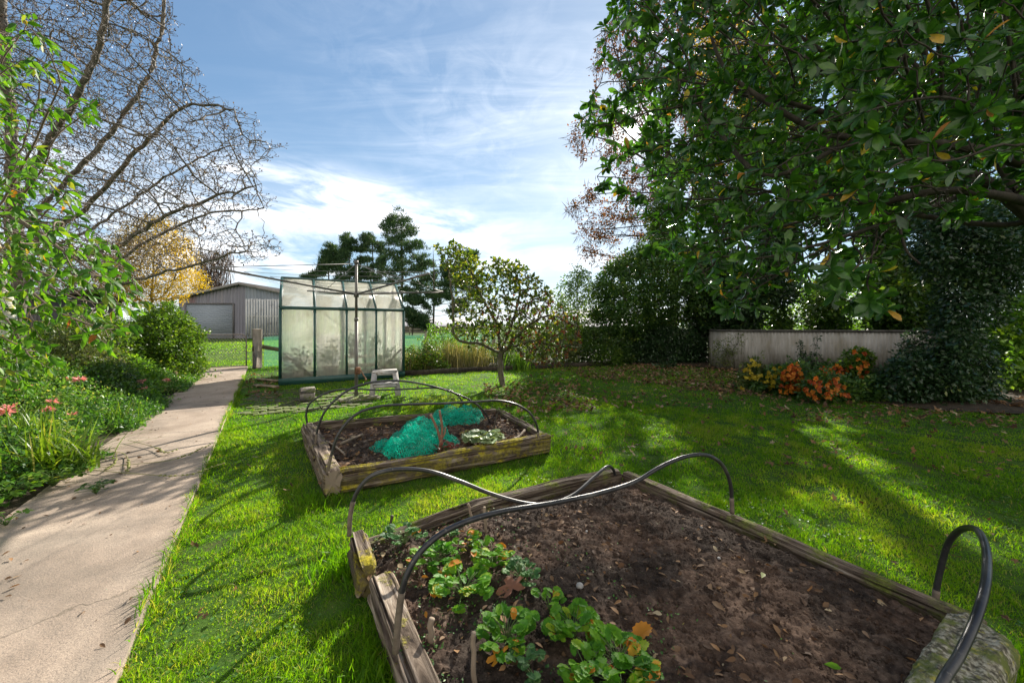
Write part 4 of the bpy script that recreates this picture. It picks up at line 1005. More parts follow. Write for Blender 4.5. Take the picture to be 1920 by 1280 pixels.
STRG = solid('dark_string', [(.3, (.05, .05, .05)), (.7, (.09, .085, .08))], 9)
hs = [gp_(.9 + 1.55 * u, .25, 1.60 - .42 * (1 - (2 * u - 1) ** 2)) for u in np.linspace(0, 1, 24)]
tag(M().tube(hs, .008, 6).build('hanging_string', STRG, loc=tuple(hs[0])), 'dark cord sagging inside the greenhouse behind the panels', 'cord')

# ---------------------------------------------------------------- rotary clothesline
GALV = solid('galvanised_steel', [(.3, (.11, .10, .095)), (.6, (.19, .18, .165)), (.8, (.28, .26, .24))], 10, (1, 1, .4), rough=.55, bump=.15, metal=.35, second=[((.20, .12, .07), 12, .60, .72)])
WIRE = solid('line_wire', [(.3, (.16, .155, .15)), (.7, (.26, .25, .24))], 9, rough=.5, metal=.3)
RUST = solid('rust', [(.3, (.13, .06, .03)), (.7, (.28, .14, .07))], 20, bump=.4)
pb = G(668, 746); clb = np.array([pb[0], pb[1], 0]); cl = thing('rotary_clothesline', 'tall grey rotary clothesline standing before the greenhouse', 'clothesline', tuple(clb))
M().tube([clb + (0, 0, -.05), clb + (0, 0, 1.45)], .030, 14).build('pole', GALV, cl, smooth=True)
M().tube([clb + (0, 0, 1.42), clb + (.0, 0, 2.46)], .024, 14).tube([clb + (0, 0, 1.40), clb + (0, 0, 1.46)], .036, 14).build('upper_pole', GALV, cl, smooth=True)
M().tube([clb + (0, 0, 2.44), clb + (.0, 0, 2.50)], [.04, .032], 12).build('cap', GALV, cl)
hub = clb + (0, 0, 1.885)
M().tube([hub - (0, 0, .05), hub + (0, 0, .03)], .045, 14).build('hub', GALV, cl)
M().box(clb + (.04, -.03, .50), (.10, .09, .13), .4, bevel=.015).build('gearbox', RUST, cl)
hd = M().tube(smooth_path([clb + (.06, -.08, .52), clb + (.12, -.10, .52), clb + (.17, -.11, .44), clb + (.23, -.12, .36)], 14), .010, 8); hd.tube([clb + (.22, -.12, .36), clb + (.26, -.20, .36)], .014, 8)
hd.build('crank_handle', RUST, cl, smooth=True)
ends = []
for (ex, ey, ez) in ((-1.30, -1.62, .225), (1.62, -1.30, .19), (1.30, 1.62, .19), (-1.62, 1.30, .19)):
    e = hub + np.array([ex, ey, ez]); ends.append(e)
    am = M().bar(hub + (np.array([ex, ey, ez]) * .02), e, .020, .028).build('arm', GALV, cl)
wm = M()
for fq in (.34, .5, .66, .82, .985):
    for k in range(4):
        a = hub + (ends[k] - hub) * fq; b = hub + (ends[(k + 1) % 4] - hub) * fq
        u = np.linspace(0, 1, 8)[:, None]; wm.tube(a * (1 - u) + b * u + np.array([0, 0, .028]) - np.array([0, 0, .03]) * (4 * u * (1 - u)), .0028, 4)
wm.build('clothes_line', WIRE, cl)
sm_ = M()
for k, e in enumerate(ends): sm_.tube([clb + (0, 0, 2.44), hub + (e - hub) * (.62 if k % 2 else .97) + (0, 0, .02)], .006, 5)
sm_.build('stay', WIRE, cl)
rk = rock('concrete_footing', (clb[0] + .05, clb[1] - .02, .0), (.72, .40, .07), .5, STONE, None, 8, 20, .2, 3); tag(rk, 'flat mossy concrete footing around the clothesline pole', 'footing')

# ---------------------------------------------------------------- step stool
PAINT = solid('flaking_white_paint', [(.3, (.25, .235, .21)), (.5, (.37, .355, .33)), (.7, (.47, .455, .43))], 8, bump=.3, rough=.7, second=[((.24, .19, .14), 14, .58, .66)])
qc = G(719, 741); sx = np.array([.93, .36, 0]); sy = np.array([-.36, .93, 0]); sp_ = lambda x, y, z: np.array([qc[0], qc[1] + .08, 0]) + sx * x + sy * y + AZ3 * z
so_ = thing('step_stool', 'worn white step stool on the grass before the greenhouse', 'stool', tuple(sp_(0, 0, 0)))
M().box(sp_(0, .10, .445), (.46, .22, .035), ax=np.array([sx, sy, AZ3]), bevel=.006).build('top', PAINT, so_)
M().box(sp_(0, -.10, .23), (.44, .18, .03), ax=np.array([sx, sy, AZ3]), bevel=.006).build('step', PAINT, so_)
for s_ in (-1, 1):
    M().bar(sp_(s_ * .235, -.19, 0), sp_(s_ * .185, .02, .425), .035, .10, up=tuple(sx)).build('leg', PAINT, so_)
    M().bar(sp_(s_ * .235, .26, 0), sp_(s_ * .185, .17, .425), .035, .07, up=tuple(sx)).build('leg', PAINT, so_)
    M().bar(sp_(s_ * .212, -.08, .20), sp_(s_ * .212, .20, .20), .02, .05, up=tuple(AZ3)).build('side_rail', PAINT, so_)
M().bar(sp_(-.18, .0, .40), sp_(.18, .0, .40), .02, .06).build('front_rail', PAINT, so_)
M().bar(sp_(-.2, -.185, .185), sp_(.2, -.185, .185), .02, .055).build('front_rail', PAINT, so_)

# stacked bricks
BLK = solid('old_block', [(.3, (.14, .12, .10)), (.7, (.30, .26, .22))], 16, bump=.6, second=[((.12, .14, .04), 10, .5, .62)])
qb = G(573, 751)
tag(M().box((qb[0], qb[1] + .05, .065), (.24, .20, .125), .5, bevel=.012).build('concrete_block', BLK, loc=(qb[0], qb[1] + .05, 0)), 'lower of two stacked mossy blocks on the old paving', 'block')
tag(M().box((qb[0], qb[1] + .06, .175), (.235, .19, .09), .54, bevel=.012).build('concrete_block', BLK, loc=(qb[0], qb[1] + .06, .13)), 'upper of two stacked blocks, cleaner and lighter', 'block')
# timber boards lying at greenhouse corner
for k, (a, b, lab) in enumerate(((G(482, 712), G(522, 716), 'grey board lying left of the greenhouse base'), (G(478, 724), G(520, 727), 'lower grey board between path and greenhouse'))):
    tag(M().bar(a + (0, 0, .03), b + (0, 0, .03), .10, .03).build('board', DRY, loc=tuple(a)), lab, 'board')

# ---------------------------------------------------------------- gate, posts, netting fence
GT = solid('old_gate_steel', [(.3, (.16, .13, .12)), (.7, (.30, .26, .24))], 16, rough=.6, bump=.2, metal=.3)
ga = np.array([-8.22, 11.22, 0]); gb = np.array([-9.32, 10.72, 0]); gd_ = (gb - ga) / np.linalg.norm(gb - ga)
gt = thing('gate', 'low wire mesh gate with rounded pipe frame closing the path', 'gate', tuple((ga + gb) / 2))
Lg = np.linalg.norm(gb - ga); rc = .13
pth = [ga + (0, 0, .08)] + [ga + (0, 0, z) for z in (.4, .8)] + [ga + gd_ * (rc - rc * cos(a)) + (0, 0, 1.06 - rc + rc * sin(a)) for a in np.linspace(0, PI / 2, 6)] + [gb - gd_ * (rc - rc * sin(a)) + (0, 0, 1.06 - rc + rc * cos(a)) for a in np.linspace(0, PI / 2, 6)] + [gb + (0, 0, z) for z in (.8, .4, .08)]
M().tube(pth, .018, 10).tube([ga + (0, 0, .09), gb + (0, 0, .09)], .016, 10).build('gate_frame', GT, gt, smooth=True)
mesh = M(); zt, zb = 1.04, .10; hh = zt - zb
for k in range(-14, 22):
    for sg in (1, -1):
        x0 = k * .075; x1 = x0 + hh * .75
        pa = [(x0, zb), (x1, zt)] if sg > 0 else [(x0, zt), (x1, zb)]
        u0 = max(0, (0 - x0) / (x1 - x0)); u1 = min(1, (Lg - x0) / (x1 - x0))
        if u1 - u0 < .02: continue
        f = lambda u: ga + gd_ * (x0 + (x1 - x0) * u) + np.array([0, 0, pa[0][1] + (pa[1][1] - pa[0][1]) * u])
        mesh.tube([f(u0), f(u1)], .0028, 4)
mesh.build('wire_mesh', GT, gt)
PST = solid('weathered_post', [(.3, (.17, .14, .11)), (.55, (.30, .26, .21)), (.75, (.42, .37, .31))], 10, (1, 1, .25), bump=.7, bscale=30, second=[((.2, .12, .06), 4, .58, .68)])
pa_ = np.array([-8.02, 11.42, 0])
gpst = thing('gate_post', 'thick square weathered gate post right of the gate', 'post', tuple(pa_))
M().box(pa_ + (0, 0, .61), (.25, .25, 1.24), .6, bevel=.02).build('post', PST, gpst)
M().box(pa_ + (-.02, -.155, .62), (.05, .02, .16), .3).build('latch_plate', BARK_DARK, gpst.children[0])
tag(M().box((-9.5, 10.62, .55), (.12, .12, 1.1), .4, bevel=.01).build('gate_post', PST, loc=(-9.5, 10.62, 0)), 'slim gate post at the hinge side, half hidden by the bush', 'post')
fn = thing('net_fence', 'teal windbreak netting fence running behind the greenhouse', 'fence', (-7.4, 11.9, 0))
m, t = newmat('windbreak_net'); tc = t.a('ShaderNodeTexCoord').outputs['Object']
al = t.mapr(t.noise(tc, 260, 2, .5), .40, .52, .15, .68)
out(t, t.a('ShaderNodeMixShader', {0: al, 1: t.a('ShaderNodeBsdfTransparent'), 2: t.a('ShaderNodeMixShader', {0: .5, 1: t.a('ShaderNodeBsdfDiffuse', {'Color': (.06, .24, .15, 1)}), 2: t.a('ShaderNodeBsdfTranslucent', {'Color': (.14, .42, .26, 1)})})})); WNET = m
f0 = np.array([-7.9, 11.55, 0]); fdir = np.array([.831, .556, 0]); mb = M(); n = 130; sA = np.linspace(0, 8.6, n)
tpz = .98 + .02 * np.sin(sA * 2.3) + .02 * fbm(sA * 1.5, sA * 0, 3, 3); off = .03 * fbm(sA * 2, sA * 0 + 3, 3, 4)
Vv = []
for z in np.linspace(0, 1, 6): Vv.append(f0[None] + fdir[None] * sA[:, None] + np.c_[off * (1 - z) * .6, -off, .03 + z * (tpz - .03)])
Vv = np.stack(Vv, 1); i = np.arange(n - 1)[:, None] * 6; j = np.arange(5)[None]
mb.add(Vv.reshape(-1, 3), np.stack([i + j, i + 6 + j, i + 6 + j + 1, i + j + 1], -1).reshape(-1, 4)); mb.build('netting', WNET, fn)
wr = M()
for z in (.97, .55): wr.tube(f0[None] + fdir[None] * sA[:, None] + np.array([0, -.02, z]), .004, 4)
wr.build('fence_wire', GT, fn)
for k, s_ in enumerate((1.9, 5.4, 8.0, 8.5)):
    b = f0 + fdir * s_ + (0, -.10, 0); hgt = .93 + .1 * (k % 2); M().tube([b, b + (0.01 * k, 0, hgt)], [.10, .085] if k else .07, 10).build('fence_post', PST, fn)
br = M().tube([f0 + (-.02, -.05, .66), f0 + fdir * .95 + (0.1, -.1, .42), f0 + fdir * 1.7 + (.1, -.1, .22)], [.065, .06, .055], 9).build('brace_log', BARK_MOSS, fn)

# ---------------------------------------------------------------- sheds
def corr(name, stops, pitch, rough=.6, dirvec='X', second=None, bumpd=.03, metal=.2):
    m, t = newmat(name); tc = t.a('ShaderNodeTexCoord').outputs['Object']; sx_ = t.a('ShaderNodeSeparateXYZ', {0: tc}); x = sx_.outputs[{'X': 0, 'Y': 1, 'Z': 2}[dirvec]]
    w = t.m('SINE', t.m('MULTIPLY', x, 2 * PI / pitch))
    pan = t.noise(t.mapping(tc, (1.15, 1.15, .03) if dirvec != 'Z' else (.1, .1, 2.5)), 1.0, 3, .6)
    c = t.ramp(t.m('ADD', t.m('MULTIPLY', pan, .6), t.m('MULTIPLY', t.noise(t.mapping(tc, (3, 3, .5)), 2.0, 6, .7), .4)), stops)
    for (sc, ss, lo, hi) in (second or []): c = t.mix(t.mapr(t.noise(t.mapping(tc, (1, 1, .3)), ss, 5, .65), lo, hi), c, sc)
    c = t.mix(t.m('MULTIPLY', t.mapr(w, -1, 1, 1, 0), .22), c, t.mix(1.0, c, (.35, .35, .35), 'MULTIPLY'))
    bp = t.a('ShaderNodeBump', {'Strength': 1.0, 'Distance': bumpd, 'Height': w})
    out(t, t.a('ShaderNodeBsdfPrincipled', {'Base Color': c, 'Roughness': rough, 'Metallic': metal, 'Normal': bp.outputs[0]})); return m


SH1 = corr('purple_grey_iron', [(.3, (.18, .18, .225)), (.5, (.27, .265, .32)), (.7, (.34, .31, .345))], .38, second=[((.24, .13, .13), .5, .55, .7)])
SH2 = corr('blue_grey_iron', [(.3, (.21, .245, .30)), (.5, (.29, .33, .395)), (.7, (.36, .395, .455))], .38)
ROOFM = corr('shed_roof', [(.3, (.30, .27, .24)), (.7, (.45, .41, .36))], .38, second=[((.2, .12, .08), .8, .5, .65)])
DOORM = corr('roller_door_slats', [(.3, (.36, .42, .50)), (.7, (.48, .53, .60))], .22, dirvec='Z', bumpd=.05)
YS = 40.0; XL, XR, XM = P(335, 0, YS)[0], P(578, 0, YS)[0], P(452, 0, YS)[0]; ZE = P(0, 560, YS)[2]; ZR = P(0, 533, YS)[2]
sh = thing('iron_shed', 'large grey corrugated iron shed with a pitched roof and roller door', 'shed', (XM, YS, 0))
xs1 = P(460, 0, YS)[0]; zs1 = ZR - (ZR - ZE) * (xs1 - XM) / (XR - XM)
mb = M(); mb.add([[XL, YS, 0], [xs1, YS, 0], [xs1, YS, zs1], [XM, YS, ZR], [XL, YS, ZE]], [[0, 1, 2, 3, 4]], mi=0)
mb.add([[xs1, YS - .004, 0], [XR, YS - .004, 0], [XR, YS - .004, ZE], [xs1, YS - .004, zs1]], [[0, 1, 2, 3]], mi=1)
mb.add([[XL, YS, 0], [XL, YS + 16, 0], [XL, YS + 16, ZE], [XL, YS, ZE]], [[0, 1, 2, 3]], mi=0)
mb.add([[XR, YS, 0], [XR, YS + 16, 0], [XR, YS + 16, ZE], [XR, YS, ZE]], [[0, 1, 2, 3]], mi=1)
mb.add([[XL, YS + 16, 0], [XR, YS + 16, 0], [XR, YS + 16, ZE], [XM, YS + 16, ZR], [XL, YS + 16, ZE]], [[0, 1, 2, 3, 4]], mi=0)
mb.build('wall', [SH1, SH2], sh)
for xa in (XL - .5, XR + .5):
    s_ = -1 if xa < XM else 1; ze = ZE - .5 * (ZR - ZE) / abs(XM - XL)
    mb = M(); v = np.array([[XM, YS - .35, ZR + .12], [xa, YS - .35, ze + .12], [xa, YS + 16.3, ze + .12], [XM, YS + 16.3, ZR + .12]]); mb.add(np.concatenate([v, v + (0, 0, .12)]), [[0, 1, 2, 3], [4, 5, 6, 7], [0, 1, 5, 4], [1, 2, 6, 5], [2, 3, 7, 6]])
    mb.build('roof', ROOFM, sh)
    M().bar([XM, YS - .38, ZR + .06], [xa, YS - .38, ze + .06], .06, .26).build('barge_board', solid('barge_%d' % s_, [(.3, (.2, .19, .18)), (.7, (.34, .32, .3))], 3), sh)
dx0, dx1, dzt = P(350, 0, YS)[0], P(437, 0, YS)[0], P(0, 571, YS)[2]
dr = M().box(((dx0 + dx1) / 2, YS - .02, dzt / 2), (dx1 - dx0, .06, dzt)).build('roller_door', DOORM, sh)
mb = M().bar([dx0 - .08, YS - .04, 0], [dx0 - .08, YS - .04, dzt + .15], .15, .1, up=(0, 1, 0)).bar([dx1 + .08, YS - .04, 0], [dx1 + .08, YS - .04, dzt + .15], .15, .1, up=(0, 1, 0)).bar([dx0, YS - .04, dzt + .1], [dx1, YS - .04, dzt + .1], .1, .18)
mb.build('door_frame', solid('door_frame', [(.3, (.10, .095, .1)), (.7, (.18, .17, .17))], 4), sh)
WHT = solid('weathered_white_batten', [(.3, (.42, .42, .42)), (.5, (.62, .62, .62)), (.7, (.72, .72, .71))], 3, (1, 1, .3), second=[((.16, .15, .14), 1.6, .56, .68)])
bs = thing('batten_screen', 'tall screen of white upright battens against the iron shed', 'screen', (P(495, 0, 38.6)[0], 38.6, 0))
bt = M(); k = 0; x = P(462, 0, 38.6)[0]; x1 = P(548, 0, 38.6)[0]; rs = np.random.RandomState(3)
while x < x1:
    zt = P(0, 560.5, 38.6)[2] + rs.uniform(-.06, .06); zb = .1; bt.box((x, 38.6, (zt + zb) / 2), (.16, .05, zt - zb), rs.normal(0, .02)); x += .285
bt.build('battens', WHT, bs)
rl = M()
for z in (P(0, 563, 38.6)[2], P(0, 593, 38.6)[2], .5): rl.bar([P(462, 0, 38.6)[0] - .1, 38.66, z], [x1, 38.66, z], .06, .14)
rl.build('rail', WHT, bs)
# dark shed on the left behind the border
DKS = corr('dark_boards', [(.3, (.050, .045, .048)), (.7, (.12, .11, .115))], .22, bumpd=.015)
s2 = thing('dark_shed', 'low dark board shed behind the left border and cherry branches', 'shed', (-21, 23, 0))
a0, a1 = P(10, 0, 21)[0], P(233, 0, 25)[0] - .2; zt = P(0, 556, 21)[2]
M().box(((a0 + a1) / 2, 23, zt / 2), (a1 - a0, 4, zt)).build('wall', DKS, s2)
mb = M(); v = np.array([[a0 - .3, 20.6, zt], [a1 + .4, 20.6, zt], [a1 + .4, 23, zt + .45], [a0 - .3, 23, zt + .45], [a1 + .4, 25.4, zt], [a0 - .3, 25.4, zt]]); mb.add(v, [[0, 1, 2, 3], [3, 2, 4, 5]]); mb.add(v + (0, 0, .06), [[0, 1, 2, 3], [3, 2, 4, 5]]); mb.build('roof', solid('dull_roof', [(.3, (.16, .14, .15)), (.7, (.26, .24, .25))], 2), s2)
# timber post and white trunk at far left are built with the plants; far rail fence and farm roofs
rf_ = thing('rail_fence', 'distant low timber rail fence across the paddock', 'fence', (P(800, 0, 55)[0], 55, 0)); x0, x1 = P(560, 0, 55)[0], P(960, 0, 55)[0]
rm = M(); [rm.bar([x0, 55, z], [x1, 55, z], .06, .16) for z in (.45, .85, 1.2)]; rm.build('rails', PST, rf_)
pm = M(); [pm.box((x, 55.08, .65), (.16, .12, 1.3)) for x in np.arange(x0, x1, 2.4)]; pm.build('posts', PST, rf_)
FARR = solid('pale_roof', [(.3, (.42, .41, .42)), (.7, (.55, .53, .54))], .6, (1, 8, 1)); FARW = solid('dull_wall', [(.3, (.12, .11, .095)), (.7, (.2, .18, .15))], 1)


def house(label, x0, x1, Y, ze, zr, dep, wm, rm):
    o = thing('farm_building', label, 'building', ((x0 + x1) / 2, Y, 0)); M().box(((x0 + x1) / 2, Y + dep / 2, ze / 2), (x1 - x0, dep, ze)).build('wall', wm, o)
    v = np.array([[x0 - .4, Y - .4, ze], [x1 + .4, Y - .4, ze], [x1 + .1, Y + dep / 2, zr], [x0 - .1, Y + dep / 2, zr], [x1 + .4, Y + dep + .4, ze], [x0 - .4, Y + dep + .4, ze]]); mb = M(); mb.add(v, [[0, 1, 2, 3], [3, 2, 4, 5], [1, 4, 2], [0, 3, 5]]); mb.add(v - (0, 0, .1), [[0, 1, 4, 5]]); mb.build('roof', rm, o)


house('pale roofed low building glimpsed beyond the fence right of the greenhouse', P(700, 0, 75)[0], P(880, 0, 75)[0], 75, 1.4, 3.2, 8, FARW, FARR)
house('building with a pale grey roof behind the hedge left of the ivy trunk', P(1090, 0, 22)[0], P(1200, 0, 22)[0], 22, 1.3, 2.5, 7, FARW, FARR)

# ---------------------------------------------------------------- curved iron wall
m, t = newmat('old_corrugated_iron'); tc = t.a('ShaderNodeTexCoord').outputs['Object']
c = t.ramp(t.noise(t.mapping(tc, (2, 2, .5)), 1.6, 7, .66), [(.3, (.17, .155, .125)), (.5, (.31, .295, .265)), (.7, (.44, .425, .40))])
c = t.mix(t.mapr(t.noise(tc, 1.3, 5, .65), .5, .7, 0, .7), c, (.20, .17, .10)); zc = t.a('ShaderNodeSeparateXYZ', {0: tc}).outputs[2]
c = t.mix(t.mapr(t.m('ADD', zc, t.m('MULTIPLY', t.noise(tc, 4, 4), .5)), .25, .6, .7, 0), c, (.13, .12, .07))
out(t, t.a('ShaderNodeBsdfPrincipled', {'Base Color': c, 'Roughness': .75, 'Metallic': .1, 'Specular IOR Level': .3})); IRON = m
CAPM = solid('wall_cap', [(.3, (.05, .045, .04)), (.7, (.12, .11, .10))], 5)


def ironwall(label, plan, zt, pitch=.085, amp=.011):
    pts = smooth_path([(p[0], p[1], 0) for p in plan], 60); s = np.concatenate([[0], np.cumsum(np.linalg.norm(np.diff(pts, axis=0), axis=1))]); n = int(s[-1] / pitch * 6)
    ss = np.linspace(0, s[-1], n); c = np.stack([np.interp(ss, s, pts[:, k]) for k in range(3)], 1); tg = unit(np.gradient(c, axis=0)); nn = np.stack([tg[:, 1], -tg[:, 0], 0 * ss], 1)
    f = c + nn * (amp * np.sin(ss * 2 * PI / pitch))[:, None]; b = f - nn * .012
    V = np.stack([f - (0, 0, .1), f + (0, 0, zt), b + (0, 0, zt), b - (0, 0, .1)], 1); i = np.arange(n - 1)[:, None] * 4; j = np.arange(4)[None]
    o = thing('iron_wall', label, 'wall', tuple(pts[30])); mb = M(); mb.add(V.reshape(-1, 3), np.stack([i + j, i + 4 + j, i + 4 + (j + 1) % 4, i + (j + 1) % 4], -1).reshape(-1, 4)); mb.build('sheet', IRON, o)
    cp = M(); k = np.arange(0, len(pts)); pw = pts; tg = unit(np.gradient(pw, axis=0)); nn = np.stack([tg[:, 1], -tg[:, 0], 0 * tg[:, 0]], 1)
    V = np.stack([pw + nn * .03 + (0, 0, zt - .02), pw + nn * .03 + (0, 0, zt + .035), pw - nn * .045 + (0, 0, zt + .035), pw - nn * .045 + (0, 0, zt - .02)], 1); i = np.arange(len(pw) - 1)[:, None] * 4
    cp.add(V.reshape(-1, 3), np.stack([i + j, i + 4 + j, i + 4 + (j + 1) % 4, i + (j + 1) % 4], -1).reshape(-1, 4)); cp.build('cap_rail', CAPM, o); return o


wx = lambda px, Y: ((px - 960) * Y / F, Y)
ironwall('pale corrugated iron garden wall curving back at its left end behind orange flowers', [wx(1327, 14.5), wx(1329, 13.2), wx(1336, 12.0), wx(1356, 11.2), wx(1400, 10.85), wx(1500, 10.45), wx(1620, 9.9), wx(1730, 9.45), wx(1900, 8.9)], 1.17)
ironwall('shadowed ivy grown wall section left of the pale curved wall', [wx(1150, 14.2), wx(1220, 13.7), wx(1325, 13.4)], 1.16)
# garden edging along the back border
ed = M(); pe = [G(757, 703), G(900, 695), G(1040, 688), G(1155, 683)]
for a, b in zip(pe[:-1], pe[1:]): ed.bar(a + (0, 0, .05), b + (0, 0, .05), .04, .13)
tag(ed.build('garden_edging', BARK_DARK, loc=tuple(pe[0])), 'dark low timber edging along the back border', 'edging')
# ---------------------------------------------------------------- vegetation
def tree(name, label, cat, trunk, att, D, infl, kill, r_tip, bark, seed, expo=2.4, rmax=None, group=None, iters=160, bias=(0, 0, 0), jit=.15, maxn=20000, limbs=()):
    Nn, par = colonize(trunk, att, D, infl, kill, iters, bias, seed, jit, maxn, limbs)
    o = thing(name, label, cat, tuple(trunk[0]), group); mb = M(); r, tips, dn = skeleton(mb, Nn, par, r_tip, expo, rmax)
    mb.build('trunk', bark, o, smooth=True); return o, Nn, par, r, tips, dn


def foliage(o, mat, name='crown', **kw):
    mb = kw.pop('mb'); return mb.build(name, mat, o)


# --- big bare tree, upper left
rs = np.random.RandomState(101)
poly = [(-350, -500), (300, -420), (345, -60), (318, 0), (334, 30), (330, 62), (318, 72), (345, 95), (372, 122), (388, 185), (420, 192), (450, 192), (440, 212), (485, 218), (492, 240), (500, 262), (534, 276), (505, 300), (500, 318), (480, 345), (520, 372), (505, 398), (440, 405), (432, 430), (500, 438), (528, 445), (535, 478), (500, 490), (400, 505), (330, 515), (200, 550), (60, 560), (-250, 560), (-400, 300)]
att = poly_points(poly, 42000, 13.0, 3.2, rs, edge=90)
LB = [[(25, 420, 13.5), (20, 250, 13.4), (5, 60, 13.2), (-20, -200, 13)], [(30, 400, 13.5), (75, 290, 12.8), (140, 190, 12.2), (190, 70, 11.8), (215, -80, 11.5)], [(30, 440, 13.5), (120, 345, 14.2), (225, 225, 14.6), (290, 110, 14.8), (310, 0, 15)],
      [(30, 470, 13.5), (150, 400, 13.0), (270, 270, 12.6), (350, 200, 12.5), (440, 205, 12.4)], [(35, 480, 13.5), (170, 430, 14.3), (300, 340, 14.8), (410, 280, 15), (500, 265, 15)], [(40, 500, 13.5), (200, 470, 12.6), (300, 410, 12.1), (400, 370, 11.9), (490, 345, 11.8)],
      [(40, 520, 13.5), (180, 505, 13.6), (300, 440, 13.9), (400, 400, 14), (495, 392, 14)], [(45, 540, 13.5), (180, 545, 12.6), (280, 518, 12.3), (370, 495, 12.2), (440, 475, 12.1), (525, 462, 12)], [(30, 500, 13.5), (-150, 350, 13), (-300, 150, 13)]]
LB = [[P(*q) for q in l] for l in LB]
b = P(22, 640, 13.5); b[2] = -.1
tk = [b, b + (.1, 0, 1.6), b + (.5, -.1, 3.0)]
s1 = colonize(tk, att[:900], .28, 5.0, .75, 120, (.10, 0, .05), 5, .20, 9000, LB)
s2 = colonize(tk, att[:5000], .20, 1.3, .42, 90, (.05, 0, .02), 6, .25, 24000, start=s1)
s3 = colonize(tk, att, .13, .70, .20, 60, (.05, 0, .03), 7, .16, 100000, start=s2)
bt_ = thing('bare_tree', 'huge leafless tree with pale spreading limbs filling the upper left sky', 'tree', tuple(b)); mb = M()
Nn, par = s3; r, tips, dn = skeleton(mb, Nn, par, .0075, 2.45, .24); mb.build('trunk', solid('brown_grey_bark', [(0.3, (0.06, 0.05, 0.04)), (0.6, (0.155, 0.135, 0.11)), (0.8, (0.26, 0.235, 0.20))], 14, (1, 1, .3), bump=.5), bt_, smooth=True)
mb = M(); tp = Nn[tips]; td = dn[tips]; k = 2
c0 = np.repeat(tp, k, 0); D = unit(np.repeat(td, k, 0) + rs.normal(0, .7, (len(c0), 3)) + (0, 0, .25)); L = rs.uniform(.10, .22, len(c0))
leaves(mb, c0, D, rs.normal(0, 1, (len(c0), 3)), L, .07, 'dia', rs=rs)
c1 = c0 + D * L[:, None] * .8; leaves(mb, c1, unit(rs.normal(0, 1, c1.shape) - (0, 0, .3)), rs.normal(0, 1, c1.shape), rs.uniform(.04, .085, len(c1)), .7, 'dia', rs=rs)
BUD = leafmat('dry_buds', [(0, (.05, .035, .03)), (.9, (.13, .08, .06)), (1, (.35, .2, .04))], .15)
mb.build('twigs', BUD, bt_)
for sgn, (qx, qy) in enumerate(((372, 186), (402, 168))): pass

# --- autumn trees behind it
rs = np.random.RandomState(102)
YEL = leafmat('yellow_autumn_leaf', [(0, (.16, .13, .03)), (.5, (.34, .26, .03)), (.85, (.52, .40, .03)), (1, (.55, .42, .06))], .5, .5, .2, (1.3, 1.1, .5))
OCH = leafmat('ochre_twig_leaf', [(0, (.16, .12, .07)), (.6, (.25, .19, .09)), (1, (.34, .26, .08))], .4, .6, .2, (1.2, 1.1, .6))
p_y = [(190, 470), (235, 425), (285, 403), (335, 425), (362, 458), (364, 500), (382, 520), (378, 540), (345, 562), (230, 575), (180, 560)]
att = poly_points(p_y, 700, 27, 3.0, rs, edge=50); b = P(290, 600, 27); b[2] = 0
o, Nn, par, r, tips, dn = tree('autumn_tree', 'rounded yellow and ochre autumn tree left of the iron shed', 'tree', [b, b + (0, 0, 1.5)], att, .45, 6, .6, .012, BARK_GREY, 6, expo=2.1, rmax=.22)
mb = M(); leafcloud(mb, att, 34, .62, .13, .6, 'dia', rs); cx = np.repeat(att[:, 0], 34)
mb.R[-1] = np.clip(mb.R[-1] * .75 + np.repeat(np.repeat(np.clip((att[:, 0] / att[:, 1] * F + 960 - 240) / 250, 0, .6), 34), 4) - .1, 0, 1)
mb.build('crown', YEL, o)
p_o = [(-60, 500), (60, 500), (140, 470), (210, 440), (262, 450), (262, 560), (150, 600), (-60, 600)]
att = poly_points(p_o, 520, 25, 2.5, rs, edge=50); b = P(120, 600, 25); b[2] = 0
o, Nn, par, r, tips, dn = tree('autumn_tree', 'dull grey brown thinning tree behind the dark shed', 'tree', [b, b + (0, 0, 1.5)], att, .45, 6, .6, .012, BARK_GREY, 7, expo=2.1, rmax=.2)
mb = M(); leafcloud(mb, att, 26, .7, .11, .5, 'dia', rs); mb.build('crown', OCH, o)
p_w = [(375, 475), (400, 462), (432, 468), (430, 510), (425, 548), (395, 556), (372, 545)]
att = poly_points(p_w, 260, 45, 1.6, rs, edge=30); b = P(404, 600, 45); b[2] = 0
o, Nn, par, r, tips, dn = tree('birch_tree', 'thin bare weeping birch rising behind the shed roof', 'tree', [b, b + (0, 0, 6)], att, .5, 8, .6, .018, BARK_GREY, 8, expo=2.1, rmax=.16, bias=(0, 0, .2))
mb = M(); c0 = np.repeat(att, 9, 0) + rs.normal(0, .35, (len(att) * 9, 3)); leaves(mb, c0, rs.normal(0, .18, c0.shape) - (0, 0, 1), rs.normal(0, 1, c0.shape), rs.uniform(.5, 1.3, len(c0)), .022, 'dia', rs=rs); mb.build('twigs', BUD, o)

# --- pines
PINE = leafmat('pine_needles', [(0, (.014, .036, .018)), (.5, (.034, .075, .030)), (.85, (.07, .125, .045)), (1, (.13, .16, .06))], .25, .6, .2)


